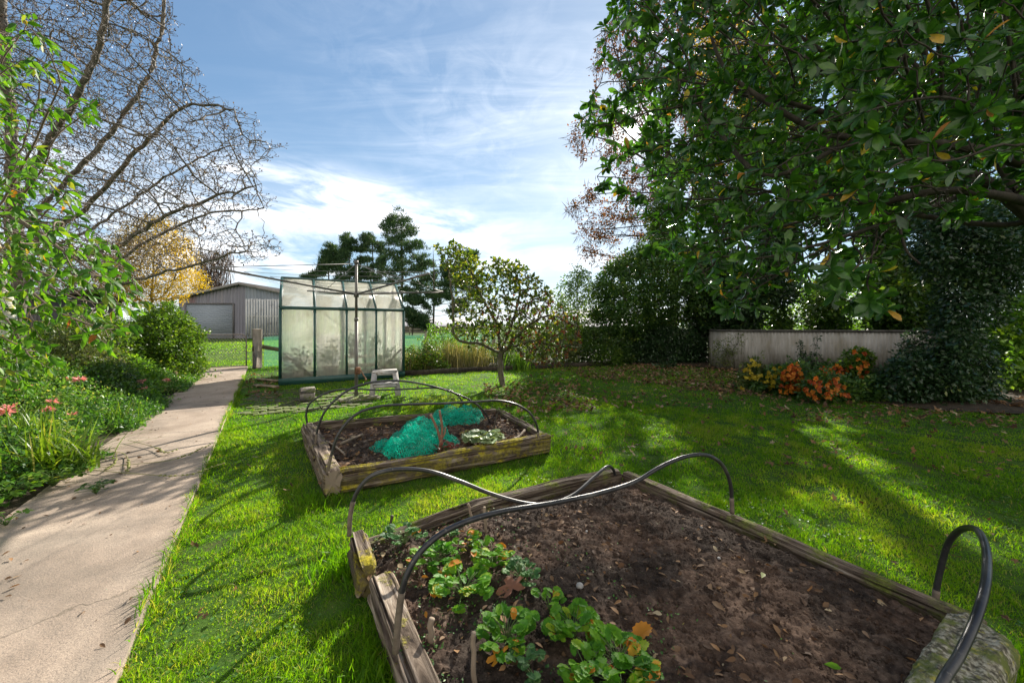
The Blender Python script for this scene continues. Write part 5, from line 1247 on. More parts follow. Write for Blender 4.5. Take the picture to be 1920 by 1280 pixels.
def pine(label, poly, Y, dY, n, base, seed, per=16, rad=.34, size=.50, group='pine trees beyond the paddock', edge=26, bias=.7):
    rs = np.random.RandomState(seed); n = int(n * 3.0); att = poly_points(poly, n, Y, dY, rs, edge=edge, hole=.33, hs=15, seed=seed)
    px2 = att[:, 0] / att[:, 1] * F + 960; py2 = HY - (att[:, 2] - H) / att[:, 1] * F; att = att[vnoise(px2 / 17 + seed, py2 / 6.5 + .02 * px2, seed) > .36]
    b = P(base, 600, Y); b[2] = 0; top = P(base, min(p[1] for p in poly) + 12, Y)
    o, Nn, par, r, tips, dn = tree('pine_tree', label, 'tree', [b, (b + top) / 2 + (.2, 0, 0), top], att[:n // 2], .9, 9, 1.0, .03, BARK_DARK, seed, expo=2.3, rmax=.42, group=group)
    mb = M(); nn = len(att) * per; c0 = np.repeat(att, per, 0); off = rs.normal(0, 1, (nn, 3)) * np.array([.5, .5, .30]) * rad * 1.4
    D = unit(off * 1.0 + rs.normal(0, .35, (nn, 3)) + (0, 0, bias)); leaves(mb, c0 + off, D, rs.normal(0, 1, (nn, 3)), size * rs.uniform(.6, 1.25, nn), .22, 'dia', np.clip(.5 * np.repeat(rs.rand(len(att)), per) + .5 * rs.rand(nn), 0, 1)); mb.build('crown', PINE, o)


pine('tallest pine with a pointed top behind the clothesline', [(745, 392), (760, 400), (773, 420), (782, 428), (778, 440), (798, 452), (806, 470), (800, 482), (822, 505), (815, 530), (840, 560), (790, 560), (740, 548), (700, 548), (705, 500), (722, 470), (712, 455), (722, 438), (712, 425), (728, 412)], 60, 3.5, 620, 752, 201)
pine('rounded pine just left of the tallest one', [(690, 430), (708, 436), (716, 455), (722, 500), (720, 545), (668, 545), (664, 490), (676, 462), (680, 440)], 63, 2.6, 300, 698, 202)
pine('blunt topped pine over the middle of the greenhouse roof', [(650, 438), (664, 446), (672, 470), (676, 540), (632, 535), (625, 490), (640, 465), (640, 446)], 61, 2.4, 260, 654, 203)
pine('leftmost lower pine showing above the greenhouse roof', [(614, 456), (628, 462), (640, 490), (640, 535), (580, 532), (566, 520), (597, 508), (602, 490), (604, 468)], 62, 2.2, 230, 615, 204)
pine('loose dark pine behind the top of the fruit tree', [(890, 453), (894, 478), (872, 515), (900, 520), (905, 555), (850, 590), (800, 575), (795, 530), (820, 515), (838, 490), (850, 500), (878, 470)], 56, 3.0, 300, 812, 205, per=20)
pine('small low pine with a clear stem right of the greenhouse', [(757, 560), (785, 548), (800, 575), (815, 605), (800, 618), (770, 610), (756, 600)], 50, 1.8, 170, 773, 206, per=20)
# distant tree line
rs = np.random.RandomState(9); mb = M(); n = 5200; x = rs.uniform(-330, 330, n); hgt = 1.5 + 7 * np.clip(fbm(x * .03, x * 0, 4, 6) + .42, 0, 1)
c0 = np.stack([x, 230 + rs.uniform(-8, 8, n), hgt * rs.rand(n) ** .8], 1)
leaves(mb, c0, rs.normal(0, 1, (n, 3)), rs.normal(0, 1, (n, 3)), rs.uniform(1.5, 3.4, n), .8, 'dia', rs=rs)
tag(mb.build('distant_trees', PINE), kind='stuff', label='low distant tree line on the horizon', cat='trees')

# --- fruit tree
rs = np.random.RandomState(110)
APL = leafmat('fruit_tree_leaf', [(0, (.035, .07, .012)), (.4, (.08, .15, .02)), (.75, (.16, .24, .025)), (1, (.30, .27, .05))], .45, .45, .35, (1.35, 1.25, .5))
APR = leafmat('rust_leaf', [(0, (.10, .03, .02)), (.5, (.20, .07, .035)), (1, (.30, .14, .05))], .35, .5, .3, (1.3, .9, .6))
p_a = [(815, 455), (835, 470), (850, 448), (868, 462), (885, 470), (915, 498), (930, 475), (950, 490), (975, 488), (1000, 512), (1030, 540), (1060, 575), (1092, 600), (1095, 650), (1050, 690), (1000, 690), (960, 660), (925, 650), (880, 655), (848, 642), (832, 600), (850, 560), (842, 520), (822, 490)]
att = poly_points(p_a, 4200, 8.2, 1.25, rs, edge=50)
LA = [[P(*q) for q in l] for l in ([(934, 660, 8.2), (900, 645, 8.0), (866, 640, 7.9), (852, 628, 7.9), (850, 590, 7.9), (846, 540, 7.9), (838, 490, 7.9)], [(938, 655, 8.2), (932, 610, 8.3), (905, 560, 8.4), (880, 500, 8.4), (866, 465, 8.4)], [(942, 655, 8.2), (962, 600, 8.3), (975, 540, 8.3), (960, 495, 8.3)], [(944, 660, 8.2), (985, 615, 7.9), (1030, 592, 7.8), (1085, 612, 7.8)], [(946, 655, 8.2), (1000, 640, 8.6), (1045, 648, 8.7), (1090, 650, 8.7)], [(962, 600, 8.3), (1005, 560, 8.6), (1055, 575, 8.7)])]
b = G(943, 722); b[2] = -.03; fk = P(938, 668, 8.2)
o, Nn, par, r, tips, dn = tree('fruit_tree', 'small spreading fruit tree with twisted branches and yellowing leaves on the lawn', 'tree', [b, b * .5 + fk * .5 + (-.03, 0, 0), fk, fk + (.10, .1, .35)], att, .075, 1.2, .098, .0042, BARK_MOSS, 11, expo=2.6, rmax=.072, iters=110, jit=.45, maxn=16000, limbs=LA)
mb = M(); thin = np.where(r < .010)[0]; px_ = Nn[:, 0] / Nn[:, 1] * F + 960; py_ = HY - (Nn[:, 2] - H) / Nn[:, 1] * F
w_ = np.clip((600 - py_[thin]) / 90, .35, 1) * np.where(px_[thin] < 1010, 1, 1.0); pk = thin[rs.rand(len(thin)) < w_ * .9]; c0 = np.repeat(Nn[pk], 4, 0)
D = unit(np.repeat(dn[pk], 4, 0) + rs.normal(0, .6, (len(c0), 3)) + (0, 0, .35)); leaves(mb, c0, D, rs.normal(0, .6, c0.shape) + (0, 0, .6), rs.uniform(.055, .11, len(c0)), .52, 'oval', rs=rs); mb.build('crown', APL, o)
mb = M(); w_ = np.clip((px_[thin] - 880) / 170, 0, 1) * np.clip((py_[thin] - 500) / 60, .02, 1); pk = thin[rs.rand(len(thin)) < w_ * .22]; c0 = np.repeat(Nn[pk], 3, 0); leaves(mb, c0, rs.normal(0, .7, c0.shape) - (0, 0, .6), rs.normal(0, 1, c0.shape), rs.uniform(.04, .085, len(c0)), .6, 'oval', rs=rs); q = mb.build('dying_leaf_cluster', APR, o); q['label'] = 'rusty red dying leaves on the right side'

# --- back border behind the lawn edge: reeds, shrubs, weeds
REED = leafmat('dry_reed', [(0, (.10, .12, .03)), (.4, (.20, .20, .06)), (.8, (.38, .33, .17)), (1, (.48, .43, .28))], .4, .6, .2)
SHG = leafmat('mid_green_leaf', [(0, (.025, .06, .010)), (.5, (.065, .13, .016)), (.85, (.14, .22, .024)), (1, (.28, .27, .05))], .45, .42, .35, (1.4, 1.4, .45))
SHB = leafmat('bright_green_leaf', [(0, (.05, .12, .015)), (.5, (.10, .22, .025)), (1, (.22, .33, .04))], .5, .42, .35, (1.5, 1.45, .4))
SHD = leafmat('dark_green_leaf', [(0, (.012, .033, .008)), (.5, (.030, .066, .012)), (.85, (.065, .115, .018)), (1, (.15, .17, .025))], .38, .36, .5, (1.4, 1.45, .45))
SHM = leafmat('deep_ivy_leaf', [(0, (.008, .026, .010)), (.6, (.022, .052, .017)), (.9, (.05, .09, .028)), (1, (.12, .14, .03))], .25, .34, .5, (1.2, 1.3, .6))
SHO = leafmat('olive_leaf', [(0, (.035, .055, .018)), (.5, (.08, .11, .03)), (1, (.17, .19, .06))], .4, .5, .3)


SHG2 = leafmat('holly_leaf', [(0, (.016, .045, .013)), (.5, (.038, .085, .020)), (.85, (.08, .14, .026)), (1, (.18, .2, .03))], .38, .38, .4, (1.4, 1.45, .5))
def shrub(name, label, cat, poly, Y, dY, ncl, per, rad, size, mat, seed, width=.55, kind='dia', bark=BARK_DARK, base=None, group=None, D=.18, stems=True, droop=.15, edge=30, hole=0., hs=25., flat=.75, rt=.004, trunk_h=.25, rmax=.04, jit=.2):
    rs = np.random.RandomState(seed); att = poly_points(poly, ncl, Y, dY, rs, edge=edge, hole=hole, hs=hs, seed=seed); st_ = rs.rand(len(att)) < .07; att[st_] += rs.normal(0, rad * 1.1, (st_.sum(), 3)); att = att[att[:, 2] > .03]
    Ym = Y(np.array([np.mean([p[0] for p in poly])]))[0] if callable(Y) else Y
    bx = base if base is not None else np.mean([p[0] for p in poly]); b = P(bx, 600, Ym); b[2] = -.02
    if stems:
        s_ = att[rs.permutation(len(att))[:1500]]
        o, Nn, par, r, tips, dn = tree(name, label, cat, [b, b + (0, 0, trunk_h)], s_, D, 6 * D + .5, D * 1.4, rt, bark, seed, rmax=rmax, group=group, iters=60, jit=jit)
    else: o = thing(name, label, cat, tuple(b), group)
    mb = M(); leafcloud(mb, att, per, rad, size, width, kind, rs, droop, flat); mb.V = [np.where(np.array([0, 0, 1.0]) > 0, np.maximum(v, .004), v) for v in mb.V]
    mb.build('foliage', mat, o); return o


def reeds(name, label, cat, c, n, h, spread, w, mat, seed, lean=.5, group=None, head=False):
    rs = np.random.RandomState(seed); o = thing(name, label, cat, (c[0], c[1], 0), group); mb = M(); p = np.c_[rs.normal(0, spread, (n, 2)) + c[:2], np.zeros(n)]
    blades(mb, p, h * rs.uniform(.45, 1.1, n), w * rs.uniform(.6, 1.3, n), lean * rs.uniform(.1, 1.2, n), rs.rand(n), rs, 4); mb.build('blades', mat, o); return o


shrub('hedge', 'mixed green hedge growing along the back fence behind the fruit tree', 'hedge', [(830, 690), (835, 640), (860, 622), (900, 612), (940, 618), (985, 606), (1030, 612), (1075, 600), (1085, 690)], 13.0, .6, 900, 16, .16, .075, SHG, 305, D=.16, hole=.2, hs=20)
gr_ = 'clumps of dry reedy stems in the back border'
for k, (px, Y, hgt, lab) in enumerate(((815, 11.2, .95, 'dry reedy clump nearest the fence post'), (850, 11.4, 1.0, 'dry reedy clump under the low left limb of the fruit tree'), (890, 11.3, .85, 'dry reedy clump just left of the fruit tree trunk'), (775, 11.0, .75, 'sparse dry reedy clump against the teal netting'))):
    reeds('reed_clump', lab, 'reeds', P(px, 650, Y), 420, hgt, .26, .011, REED, 300 + k, .35, gr_)
shrub('shrub', 'bright green low shrub at the right corner of the greenhouse', 'shrub', [(760, 690), (765, 655), (800, 640), (830, 662), (845, 700), (760, 702)], 10.6, .4, 140, 14, .12, .075, SHG, 310, D=.1)
shrub('shrub', 'sunlit yellow green shrub with a tall shoot left of the fruit tree', 'shrub', [(800, 660), (803, 620), (810, 598), (818, 622), (842, 610), (862, 640), (875, 662), (840, 680)], 11.8, .5, 170, 12, .12, .07, SHB, 311, D=.1)
shrub('shrub', 'olive scrubby shrub spreading behind the fruit tree trunk', 'shrub', [(830, 690), (850, 650), (900, 640), (950, 652), (980, 690), (960, 700), (840, 700)], 11.7, .6, 260, 14, .14, .07, SHO, 312, D=.12)
reeds('strap_plant', 'vivid green strap leaved clump right of the fruit tree trunk', 'plant', P(975, 690, 11.2), 260, .62, .22, .02, SHB, 313, .6)
reeds('strap_plant', 'small green tuft growing between the stool and the farther bed', 'plant', G(743, 757), 60, .17, .05, .010, SHG, 314, .35)
shrub('shrub', 'bushy green and gold shrub right of the fruit tree trunk', 'shrub', [(985, 690), (990, 640), (1020, 610), (1060, 620), (1085, 650), (1085, 690), (1040, 698)], 12.0, .7, 300, 14, .14, .07, SHO, 315, D=.12)
shrub('shrub', 'dark low hedge shrub in front of the pale roofed building', 'shrub', [(1060, 690), (1065, 640), (1095, 618), (1140, 612), (1180, 625), (1185, 690)], 12.6, .7, 900, 20, .16, .08, SHD, 316, D=.14)
shrub('fern', 'grey green fern like plant below the dark hedge shrub', 'fern', [(1105, 690), (1110, 670), (1135, 660), (1160, 655), (1170, 690)], 11.9, .3, 90, 12, .10, .09, SHG, 317, width=.25, D=.09)
shrub('shrub', 'light green shrub rising above the hedge against the sky', 'shrub', [(1035, 610), (1040, 560), (1058, 525), (1085, 500), (1110, 520), (1125, 560), (1120, 610), (1080, 625)], 13.2, .8, 420, 15, .20, .085, SHG, 318, D=.16, base=1085, width=.6)
o = shrub('tree', 'bushy green holly like tree with an ivy wrapped trunk left of the wall', 'tree', [(1110, 600), (1115, 540), (1140, 500), (1180, 470), (1240, 445), (1310, 450), (1345, 500), (1350, 570), (1340, 622), (1290, 600), (1240, 612), (1190, 650), (1150, 640)], 13.4, 1.7, 2300, 20, .21, .105, SHG2, 320, D=.25, base=1228, trunk_h=1.4, rmax=.24, edge=60, hole=.24, hs=16, rt=.006, width=.6)
# ivy masses on the left wall
shrub('ivy', 'dense dark ivy covering the left wall section', 'ivy', [(1150, 692), (1152, 640), (1180, 618), (1240, 612), (1300, 618), (1325, 640), (1330, 680), (1280, 696), (1200, 698)], 12.9, .28, 1300, 20, .15, .075, SHM, 321, D=.15, droop=.6)
shrub('fern', 'broad leaved dark plant at the foot of the ivy covered wall', 'fern', [(1215, 705), (1225, 688), (1260, 680), (1275, 700)], 11.4, .25, 60, 12, .10, .13, SHM, 322, width=.3, D=.09)

# --- birch with brown leaves, yellow tree, evergreens behind the wall
rs = np.random.RandomState(120)
BRN = leafmat('brown_birch_leaf', [(0, (.06, .03, .015)), (.5, (.15, .07, .025)), (1, (.30, .15, .03))], .45, .5, .25, (1.3, 1, .6))
p_b = [(1125, 60), (1180, 0), (1240, -60), (1420, -60), (1420, 300), (1300, 420), (1220, 500), (1160, 520), (1092, 500), (1082, 440), (1102, 418), (1060, 398), (1064, 378), (1105, 350), (1128, 330), (1088, 300), (1062, 262), (1070, 235), (1098, 215), (1120, 165), (1108, 120)]
att = poly_points(p_b, 2600, 17.5, 2.0, rs, edge=60, hole=.36, hs=30, seed=4); b = P(1262, 600, 17.5); b[2] = 0
o, Nn, par, r, tips, dn = tree('birch_tree', 'tall birch with sparse drooping brown leaves against the sky edge', 'tree', [b, b + (.1, 0, 5), b + (-.2, 0, 9)], att, .3, 5, .42, .012, BARK_DARK, 12, expo=2.2, rmax=.2, bias=(0, 0, .1))
px2 = att[:, 0] / att[:, 1] * F + 960; py2 = HY - (att[:, 2] - H) / att[:, 1] * F; att = att[np.hypot(px2 - 1185, py2 - 244) > 30]
mb = M(); tw = Nn[r < .02]; tw = tw[rs.rand(len(tw)) < .85]; c0 = np.repeat(tw, 16, 0) + rs.normal(0, .13, (len(tw) * 16, 3)); sn_ = np.hypot(c0[:, 0] / c0[:, 1] * F + 960 - 1185, HY - (c0[:, 2] - H) / c0[:, 1] * F - 244) > 16; c0 = c0[sn_]; leaves(mb, c0, rs.normal(0, .8, c0.shape) - (0, 0, .3), rs.normal(0, 1, c0.shape), rs.uniform(.07, .15, len(c0)), .65, 'dia', rs=rs); mb.build('crown', BRN, o)
mb = M(); c0 = np.repeat(att, 3, 0); leaves(mb, c0, rs.normal(0, .7, c0.shape) - (0, 0, .5), rs.normal(0, 1, c0.shape), rs.uniform(.3, .6, len(c0)), .03, 'dia', rs=rs); mb.build('twigs', BUD, o)
shrub('tree', 'golden leaved tree glimpsed through gaps in the glossy foreground leaves', 'tree', [(1285, 60), (1340, 20), (1460, 30), (1500, 260), (1420, 300), (1320, 260)], 15.5, 1.3, 420, 22, .34, .11, YEL, 330, D=.35, base=1380, trunk_h=4, rmax=.16, rt=.008, width=.6)
shrub('shrub', 'sunlit yellow green undergrowth glimpsed over the wall between the dark trees', 'shrub', [(1330, 625), (1330, 560), (1400, 530), (1520, 520), (1640, 540), (1700, 560), (1700, 625)], 16.5, .8, 700, 18, .3, .13, SHB, 338, D=.3, base=1500)
ge = 'dark evergreen trees behind the iron wall'
shrub('evergreen_tree', 'broad evergreen left of the others, filling the gap behind the glossy leaves', 'tree', [(1225, 470), (1215, 340), (1240, 240), (1290, 140), (1400, 90), (1500, 150), (1500, 420), (1400, 440), (1300, 470)], 14.8, 1.5, 1500, 24, .33, .13, SHD, 339, D=.3, base=1330, trunk_h=3, rmax=.2, group=ge, edge=60, hole=.50, hs=40, rt=.008, width=.6)
for k, (poly, Y, dY, n, base, lab) in enumerate((
        ([(1300, 630), (1295, 560), (1310, 480), (1350, 420), (1420, 390), (1480, 430), (1500, 520), (1490, 630)], 13.6, 1.5, 950, 1400, 'dark evergreen tree behind the left half of the curved wall'),
        ([(1455, 630), (1450, 540), (1470, 380), (1540, 260), (1640, 260), (1680, 400), (1690, 540), (1670, 630)], 13.6, 1.7, 1300, 1560, 'dark evergreen tree behind the middle of the curved wall'),
        ([(1640, 625), (1640, 520), (1650, 360), (1700, 260), (1770, 250), (1790, 380), (1760, 560), (1740, 625)], 11.6, 1.6, 1500, 1745, 'dark evergreen tree behind the right end of the wall'),
        ([(1400, 300), (1420, 100), (1500, -40), (1660, -80), (1740, 60), (1760, 220), (1680, 320), (1500, 340)], 15.5, 2.2, 900, 1580, 'tallest evergreen behind the wall, its top above the picture'),
        ([(1690, 300), (1700, 100), (1780, -60), (2000, -120), (2160, 100), (2160, 420), (2000, 520), (1880, 440), (1760, 400)], 12.5, 2.0, 1300, 1960, 'evergreen crown at the upper right behind the glossy tree'))):
    shrub('evergreen_tree', lab, 'tree', poly, Y, dY, int(n * 1.45), 24, .33, .135, SHD if k % 2 else SHM if k == 0 else SHD, 340 + k, D=.3, base=base, trunk_h=1.5, rmax=.2, group=ge, edge=60, hole=.38, hs=50, rt=.008, width=.6)

shrub('hedge', 'tall dark boundary hedge running on past the right edge of the garden', 'hedge', [(1990, 700), (2000, 560), (2080, 470), (2300, 430), (2700, 380), (3200, 330), (3400, 420), (3400, 850), (2600, 790)], 8.8, 1.2, 1600, 16, .36, .16, SHD, 358, D=.4, base=2500)
# --- ivy on trunk at right and its dark skirts
rs = np.random.RandomState(121)
b = P(1822, 600, 6.4); b[2] = -.05
shrub('ivy_tree', 'dark ivy smothered trunk rising at the right of the wall', 'tree', [(1762, 740), (1756, 640), (1760, 560), (1715, 480), (1725, 400), (1800, 380), (1900, 400), (1960, 470), (1880, 560), (1862, 640), (1862, 740), (1800, 765)], 6.5, .7, 1700, 20, .17, .075, SHM, 350, D=.2, base=1818, trunk_h=2.4, rmax=.22, edge=40, hole=.32, hs=20, droop=.4)
shrub('ivy', 'low mound of dark ivy spilling at the foot of the ivy trunk', 'ivy', [(1640, 752), (1650, 705), (1690, 672), (1740, 660), (1790, 680), (1840, 720), (1860, 768), (1790, 778), (1700, 770)], 6.5, .5, 900, 20, .14, .075, SHM, 351, D=.13, droop=.3)
shrub('ivy', 'ivy strands climbing the right end of the wall', 'ivy', [(1690, 700), (1688, 650), (1700, 622), (1730, 618), (1740, 700)], 9.15, .12, 120, 14, .10, .07, SHM, 352, D=.1)
shrub('ivy', 'single forked ivy stem climbing the middle of the wall', 'ivy', [(1512, 690), (1500, 668), (1492, 640), (1500, 640), (1520, 668), (1528, 640), (1524, 625), (1532, 625), (1536, 655), (1545, 690)], 10.1, .06, 70, 12, .07, .06, SHM, 353, D=.1)
shrub('ivy', 'thin leafy trails hanging over the left end of the curved wall', 'ivy', [(1335, 680), (1330, 640), (1345, 622), (1420, 620), (1440, 640), (1400, 650), (1375, 668), (1370, 684)], 10.95, .12, 110, 10, .12, .06, SHO, 354, D=.12, hole=.35)
o = shrub('bright_bush', 'sunlit yellow green bush at the far right edge of the garden', 'bush', [(1848, 720), (1862, 660), (1858, 600), (1900, 560), (1990, 540), (2100, 560), (2120, 740), (1990, 770), (1900, 758)], 7.7, .8, 1100, 16, .17, .12, SHB, 355, D=.16)
shrub('ground_plants', 'dark low ground plants along the foot of the wall at the right', 'plant', [(1560, 752), (1570, 722), (1640, 712), (1720, 738), (1760, 772), (1650, 768)], 6.5, .3, 600, 18, .12, .08, SHG2, 356, D=.1)

shrub('ground_plants', 'mixed dark green foliage filling the flower bed below the orange flowers', 'plant', [(1380, 745), (1420, 705), (1500, 700), (1600, 706), (1640, 722), (1660, 762), (1560, 756), (1460, 748)], 7.4, .45, 700, 18, .12, .075, SHG2, 357, D=.12)
# --- flowers before the wall
ORG = leafmat('orange_flower', [(0, (.30, .05, .01)), (.5, (.55, .13, .015)), (1, (.70, .28, .03))], .35, .5, .3, (1.2, 1, .5))
YFL = leafmat('yellow_flower', [(0, (.40, .30, .02)), (1, (.65, .52, .05))], .4, .5, .3, (1.2, 1.1, .5))
def flowering(label, poly, Y, n, seed, fm, nf, fs=.06, lm=SHG2, up=True, name='flowering_plant', per=18):
    o = shrub(name, label, 'plant', poly, Y, .3, n, per, .11, .075, lm, seed, D=.09, group='flowering plants along the wall'); rs = np.random.RandomState(seed + 1)
    q = poly_points(poly, nf, Y - .28, .15, rs, edge=20); q = q[q[:, 2] > .06]; c0 = np.repeat(q, 6, 0) + rs.normal(0, .018, (len(q) * 6, 3)); az = np.tile(np.arange(6) * PI / 3, len(q)) + np.repeat(rs.rand(len(q)), 6)
    DD = np.stack([np.cos(az), rs.normal(0, .3, len(az)) - .3, np.sin(az) + .2], 1); NN = np.array([[0, -1, .4]]) + rs.normal(0, .3, (len(az), 3)); ss = fs * rs.uniform(.6, 1.1, len(az)); rn = np.clip(np.repeat(rs.rand(len(q)), 6) + rs.normal(0, .15, len(az)), 0, 1)
    c0 = np.repeat(q, 6, 0)
    for k in range(len(q)): s_ = slice(6 * k, 6 * k + 6); mb = M(); leaves(mb, c0[s_], DD[s_], NN[s_], ss[s_], .8, 'oval', rn[s_]); mb.build('flower', fm, o)
    return o


flowering('loose plant with yellow flowers, leftmost along the wall', [(1385, 735), (1390, 710), (1400, 680), (1412, 672), (1430, 690), (1440, 715), (1420, 735)], 7.5, 90, 400, YFL, 34, .055, SHO)
flowering('plant topped with yellow orange flowers beside the yellow one', [(1435, 732), (1432, 705), (1450, 688), (1478, 690), (1485, 715), (1475, 735)], 7.3, 120, 401, YFL, 44, .055)
flowering('mound crowded with rusty orange flowers', [(1460, 742), (1465, 700), (1482, 682), (1500, 680), (1512, 700), (1515, 735), (1500, 748)], 6.9, 150, 402, ORG, 95, .055)
flowering('dark plant with a few low orange flowers at its feet', [(1505, 752), (1512, 715), (1545, 700), (1580, 712), (1592, 745), (1575, 758), (1530, 757)], 6.4, 220, 403, ORG, 60, .055)
flowering('plant with red orange blossoms against the pale wall', [(1535, 715), (1538, 692), (1560, 682), (1590, 690), (1600, 712), (1570, 722)], 7.2, 130, 404, ORG, 70, .052)
flowering('tallest leafy plant with red flower heads before the wall', [(1590, 730), (1588, 690), (1598, 660), (1612, 652), (1628, 668), (1628, 700), (1612, 735)], 7.0, 150, 405, ORG, 20, .06, SHG)

# --- left border
shrub('bush', 'large rounded small leaved bush beside the gate', 'bush', [(200, 752), (205, 690), (236, 655), (240, 612), (262, 596), (280, 572), (300, 584), (318, 566), (335, 590), (352, 588), (362, 612), (380, 632), (374, 660), (386, 690), (368, 716), (345, 735), (310, 750), (270, 760)], lambda x: 8.9 - (380 - x) * .004, 1.0, 2400, 18, .13, .06, SHG, 500, D=.14, base=300, edge=70, width=.6, hole=.2, hs=20)
shrub('bush', 'loose sunlit yellow green shrub spilling toward the path in front of the rounded bush', 'bush', [(150, 800), (160, 740), (200, 722), (235, 735), (270, 728), (305, 745), (325, 752), (290, 775), (240, 790), (190, 806)], 6.0, .4, 560, 14, .11, .05, SHB, 504, D=.11, hole=.2, hs=15)
shrub('bush', 'straggly brown and green bush under the cherry branches', 'bush', [(90, 730), (95, 650), (120, 620), (170, 612), (225, 640), (240, 690), (238, 740), (160, 752)], 6.6, .7, 900, 14, .12, .05, SHO, 501, D=.12, hole=.25, hs=22, bark=TWIG)
shrub('bush', 'dark leafy bush at the left edge of the border', 'bush', [(-140, 740), (-130, 660), (-60, 630), (30, 640), (90, 670), (110, 740), (40, 770), (-60, 780)], 5.6, .7, 800, 16, .12, .055, SHG, 502, D=.12)
shrub('bush', 'shadowy leafy bush in the middle of the border', 'bush', [(140, 760), (145, 700), (180, 680), (240, 690), (262, 730), (250, 765), (190, 775)], 6.0, .5, 520, 16, .10, .05, SHD, 503, D=.11)
shrub('bush', 'broad sunlit leafy bush filling the back of the border below the cherry', 'bush', [(-80, 740), (-70, 660), (40, 625), (120, 600), (190, 590), (250, 612), (262, 690), (240, 735), (100, 750)], 7.4, .7, 1500, 16, .14, .065, SHG, 505, D=.14, hole=.2, hs=22)
shrub('bush', 'loose yellow green bush between the nerines and the rounded bush', 'bush', [(170, 745), (180, 690), (215, 668), (265, 672), (300, 700), (318, 745), (280, 762), (210, 765)], 6.9, .5, 600, 14, .11, .055, SHB, 506, D=.11, hole=.2, hs=16)
# ground cover of the border as one mass
rs = np.random.RandomState(510); n = 36000; tq = rs.uniform(3.2, 13.2, n); of = PW - .12 + rs.rand(n) ** 1.2 * 3.6
of += .22 * fbm(tq * 1.3, tq * 0, 3, 4) + np.where(tq < 6.2, (6.2 - tq) * .02, 0)
xy = PR0[None] + U2[None] * tq[:, None] - V2[None] * of[:, None]; hmax = np.clip((of - PW + .16) * np.clip(tq * .06, .2, .8), .05, .25 + .40 * (tq > 8.3)) * (1 + .6 * fbm(tq * 2, of * 2, 3, 8)) * np.clip((tq - 3) / 2.0, .15, 1)
k = (fbm(xy[:, 0] * 3, xy[:, 1] * 3, 3, 15) > -.22) & (of > PW - .12 + .25 * (vnoise(tq * 1.7, tq * 0, 8) > .6)); xy = xy[k]; hmax = hmax[k]; n = len(xy)
c0 = np.c_[xy, .045 + hmax * rs.rand(n) ** .6]; c0 = np.repeat(c0, 5, 0) + rs.normal(0, .035, (5 * n, 3)); c0[:, 2] = np.maximum(c0[:, 2], .046)
mb = M(); pt = np.repeat(fbm(xy[:, 0] * 2.2, xy[:, 1] * 2.2, 3, 19), 5); leaves(mb, c0, rs.normal(0, .8, c0.shape) + (0, 0, .15), rs.normal(0, .6, c0.shape) + (0, -.2, .9), rs.uniform(.022, .06, len(c0)), rs.uniform(.3, .65, len(c0)), 'dia', np.clip(.5 + .9 * pt + rs.normal(0, .2, len(c0)), 0, 1))
BORD = leafmat('border_leaf', [(0, (.022, .06, .018)), (.4, (.05, .13, .025)), (.75, (.11, .21, .035)), (.93, (.20, .28, .07)), (1, (.32, .28, .14))], .42, .42, .35, (1.45, 1.5, .45))
tag(mb.build('ground_cover', BORD), kind='stuff', label='mixed low leafy ground cover filling the left border', cat='ground cover')
SOILB = solid('border_soil', [(.3, (.03, .022, .014)), (.7, (.10, .075, .05))], 9, bump=.9, bscale=50)
mb = M(); a = np.linspace(2.0, 13.8, 160)[:, None]; o_ = np.linspace(PW + .012, 6.5, 60)[None]; A, O = np.broadcast_arrays(a, o_); XY = PR0 + U2 * A[..., None] - V2 * O[..., None]
i = np.arange(159)[:, None] * 60; j = np.arange(59)[None]; mb.add(np.concatenate([XY, (.025 + .04 * fbm(A * 3, O * 3, 4, 2))[..., None]], -1).reshape(-1, 3), np.stack([i + j, i + j + 1, i + 60 + j + 1, i + 60 + j], -1).reshape(-1, 4))
tag(mb.build('border_soil', SOILB), kind='structure')


def strapclump(label, c, n, h, w, seed, mat, lean, wind=(0, 0, 0), spread=.07, name='strap_leaf_plant'):
    rs = np.random.RandomState(seed); o = thing(name, label, 'plant', (c[0], c[1], .04)); mb = M()
    for k in range(n):
        az = rs.rand() * 6.28; L = h * rs.uniform(.6, 1.15); le = lean * rs.uniform(.2, 1.2); b = np.array([c[0] + rs.normal(0, spread), c[1] + rs.normal(0, spread), .03]); d = np.array([cos(az), sin(az), 0]) * le + np.array(wind) * rs.uniform(.3, 1.2)
        u = np.linspace(0, 1, 8)[:, None]; p = b + np.array([0, 0, 1.0]) * L * (u - .42 * np.linalg.norm(d) * u * u) + d * L * u ** 1.5; p[:, 2] = np.maximum(p[:, 2], .05)
        t_ = unit(np.gradient(p, axis=0)); s_ = unit(np.cross(t_, [0, 0, 1.0]) + 1e-4); ww = (w * (1 - u ** 3) * .5 * rs.uniform(.7, 1.2)); V = np.stack([p - s_ * ww, p + s_ * ww], 1).reshape(-1, 3)
        mb.add(V, np.array([[2 * q, 2 * q + 1, 2 * q + 3, 2 * q + 2] for q in range(7)]), rs.rand())
    mb.build('leaf_clump', mat, o); return o


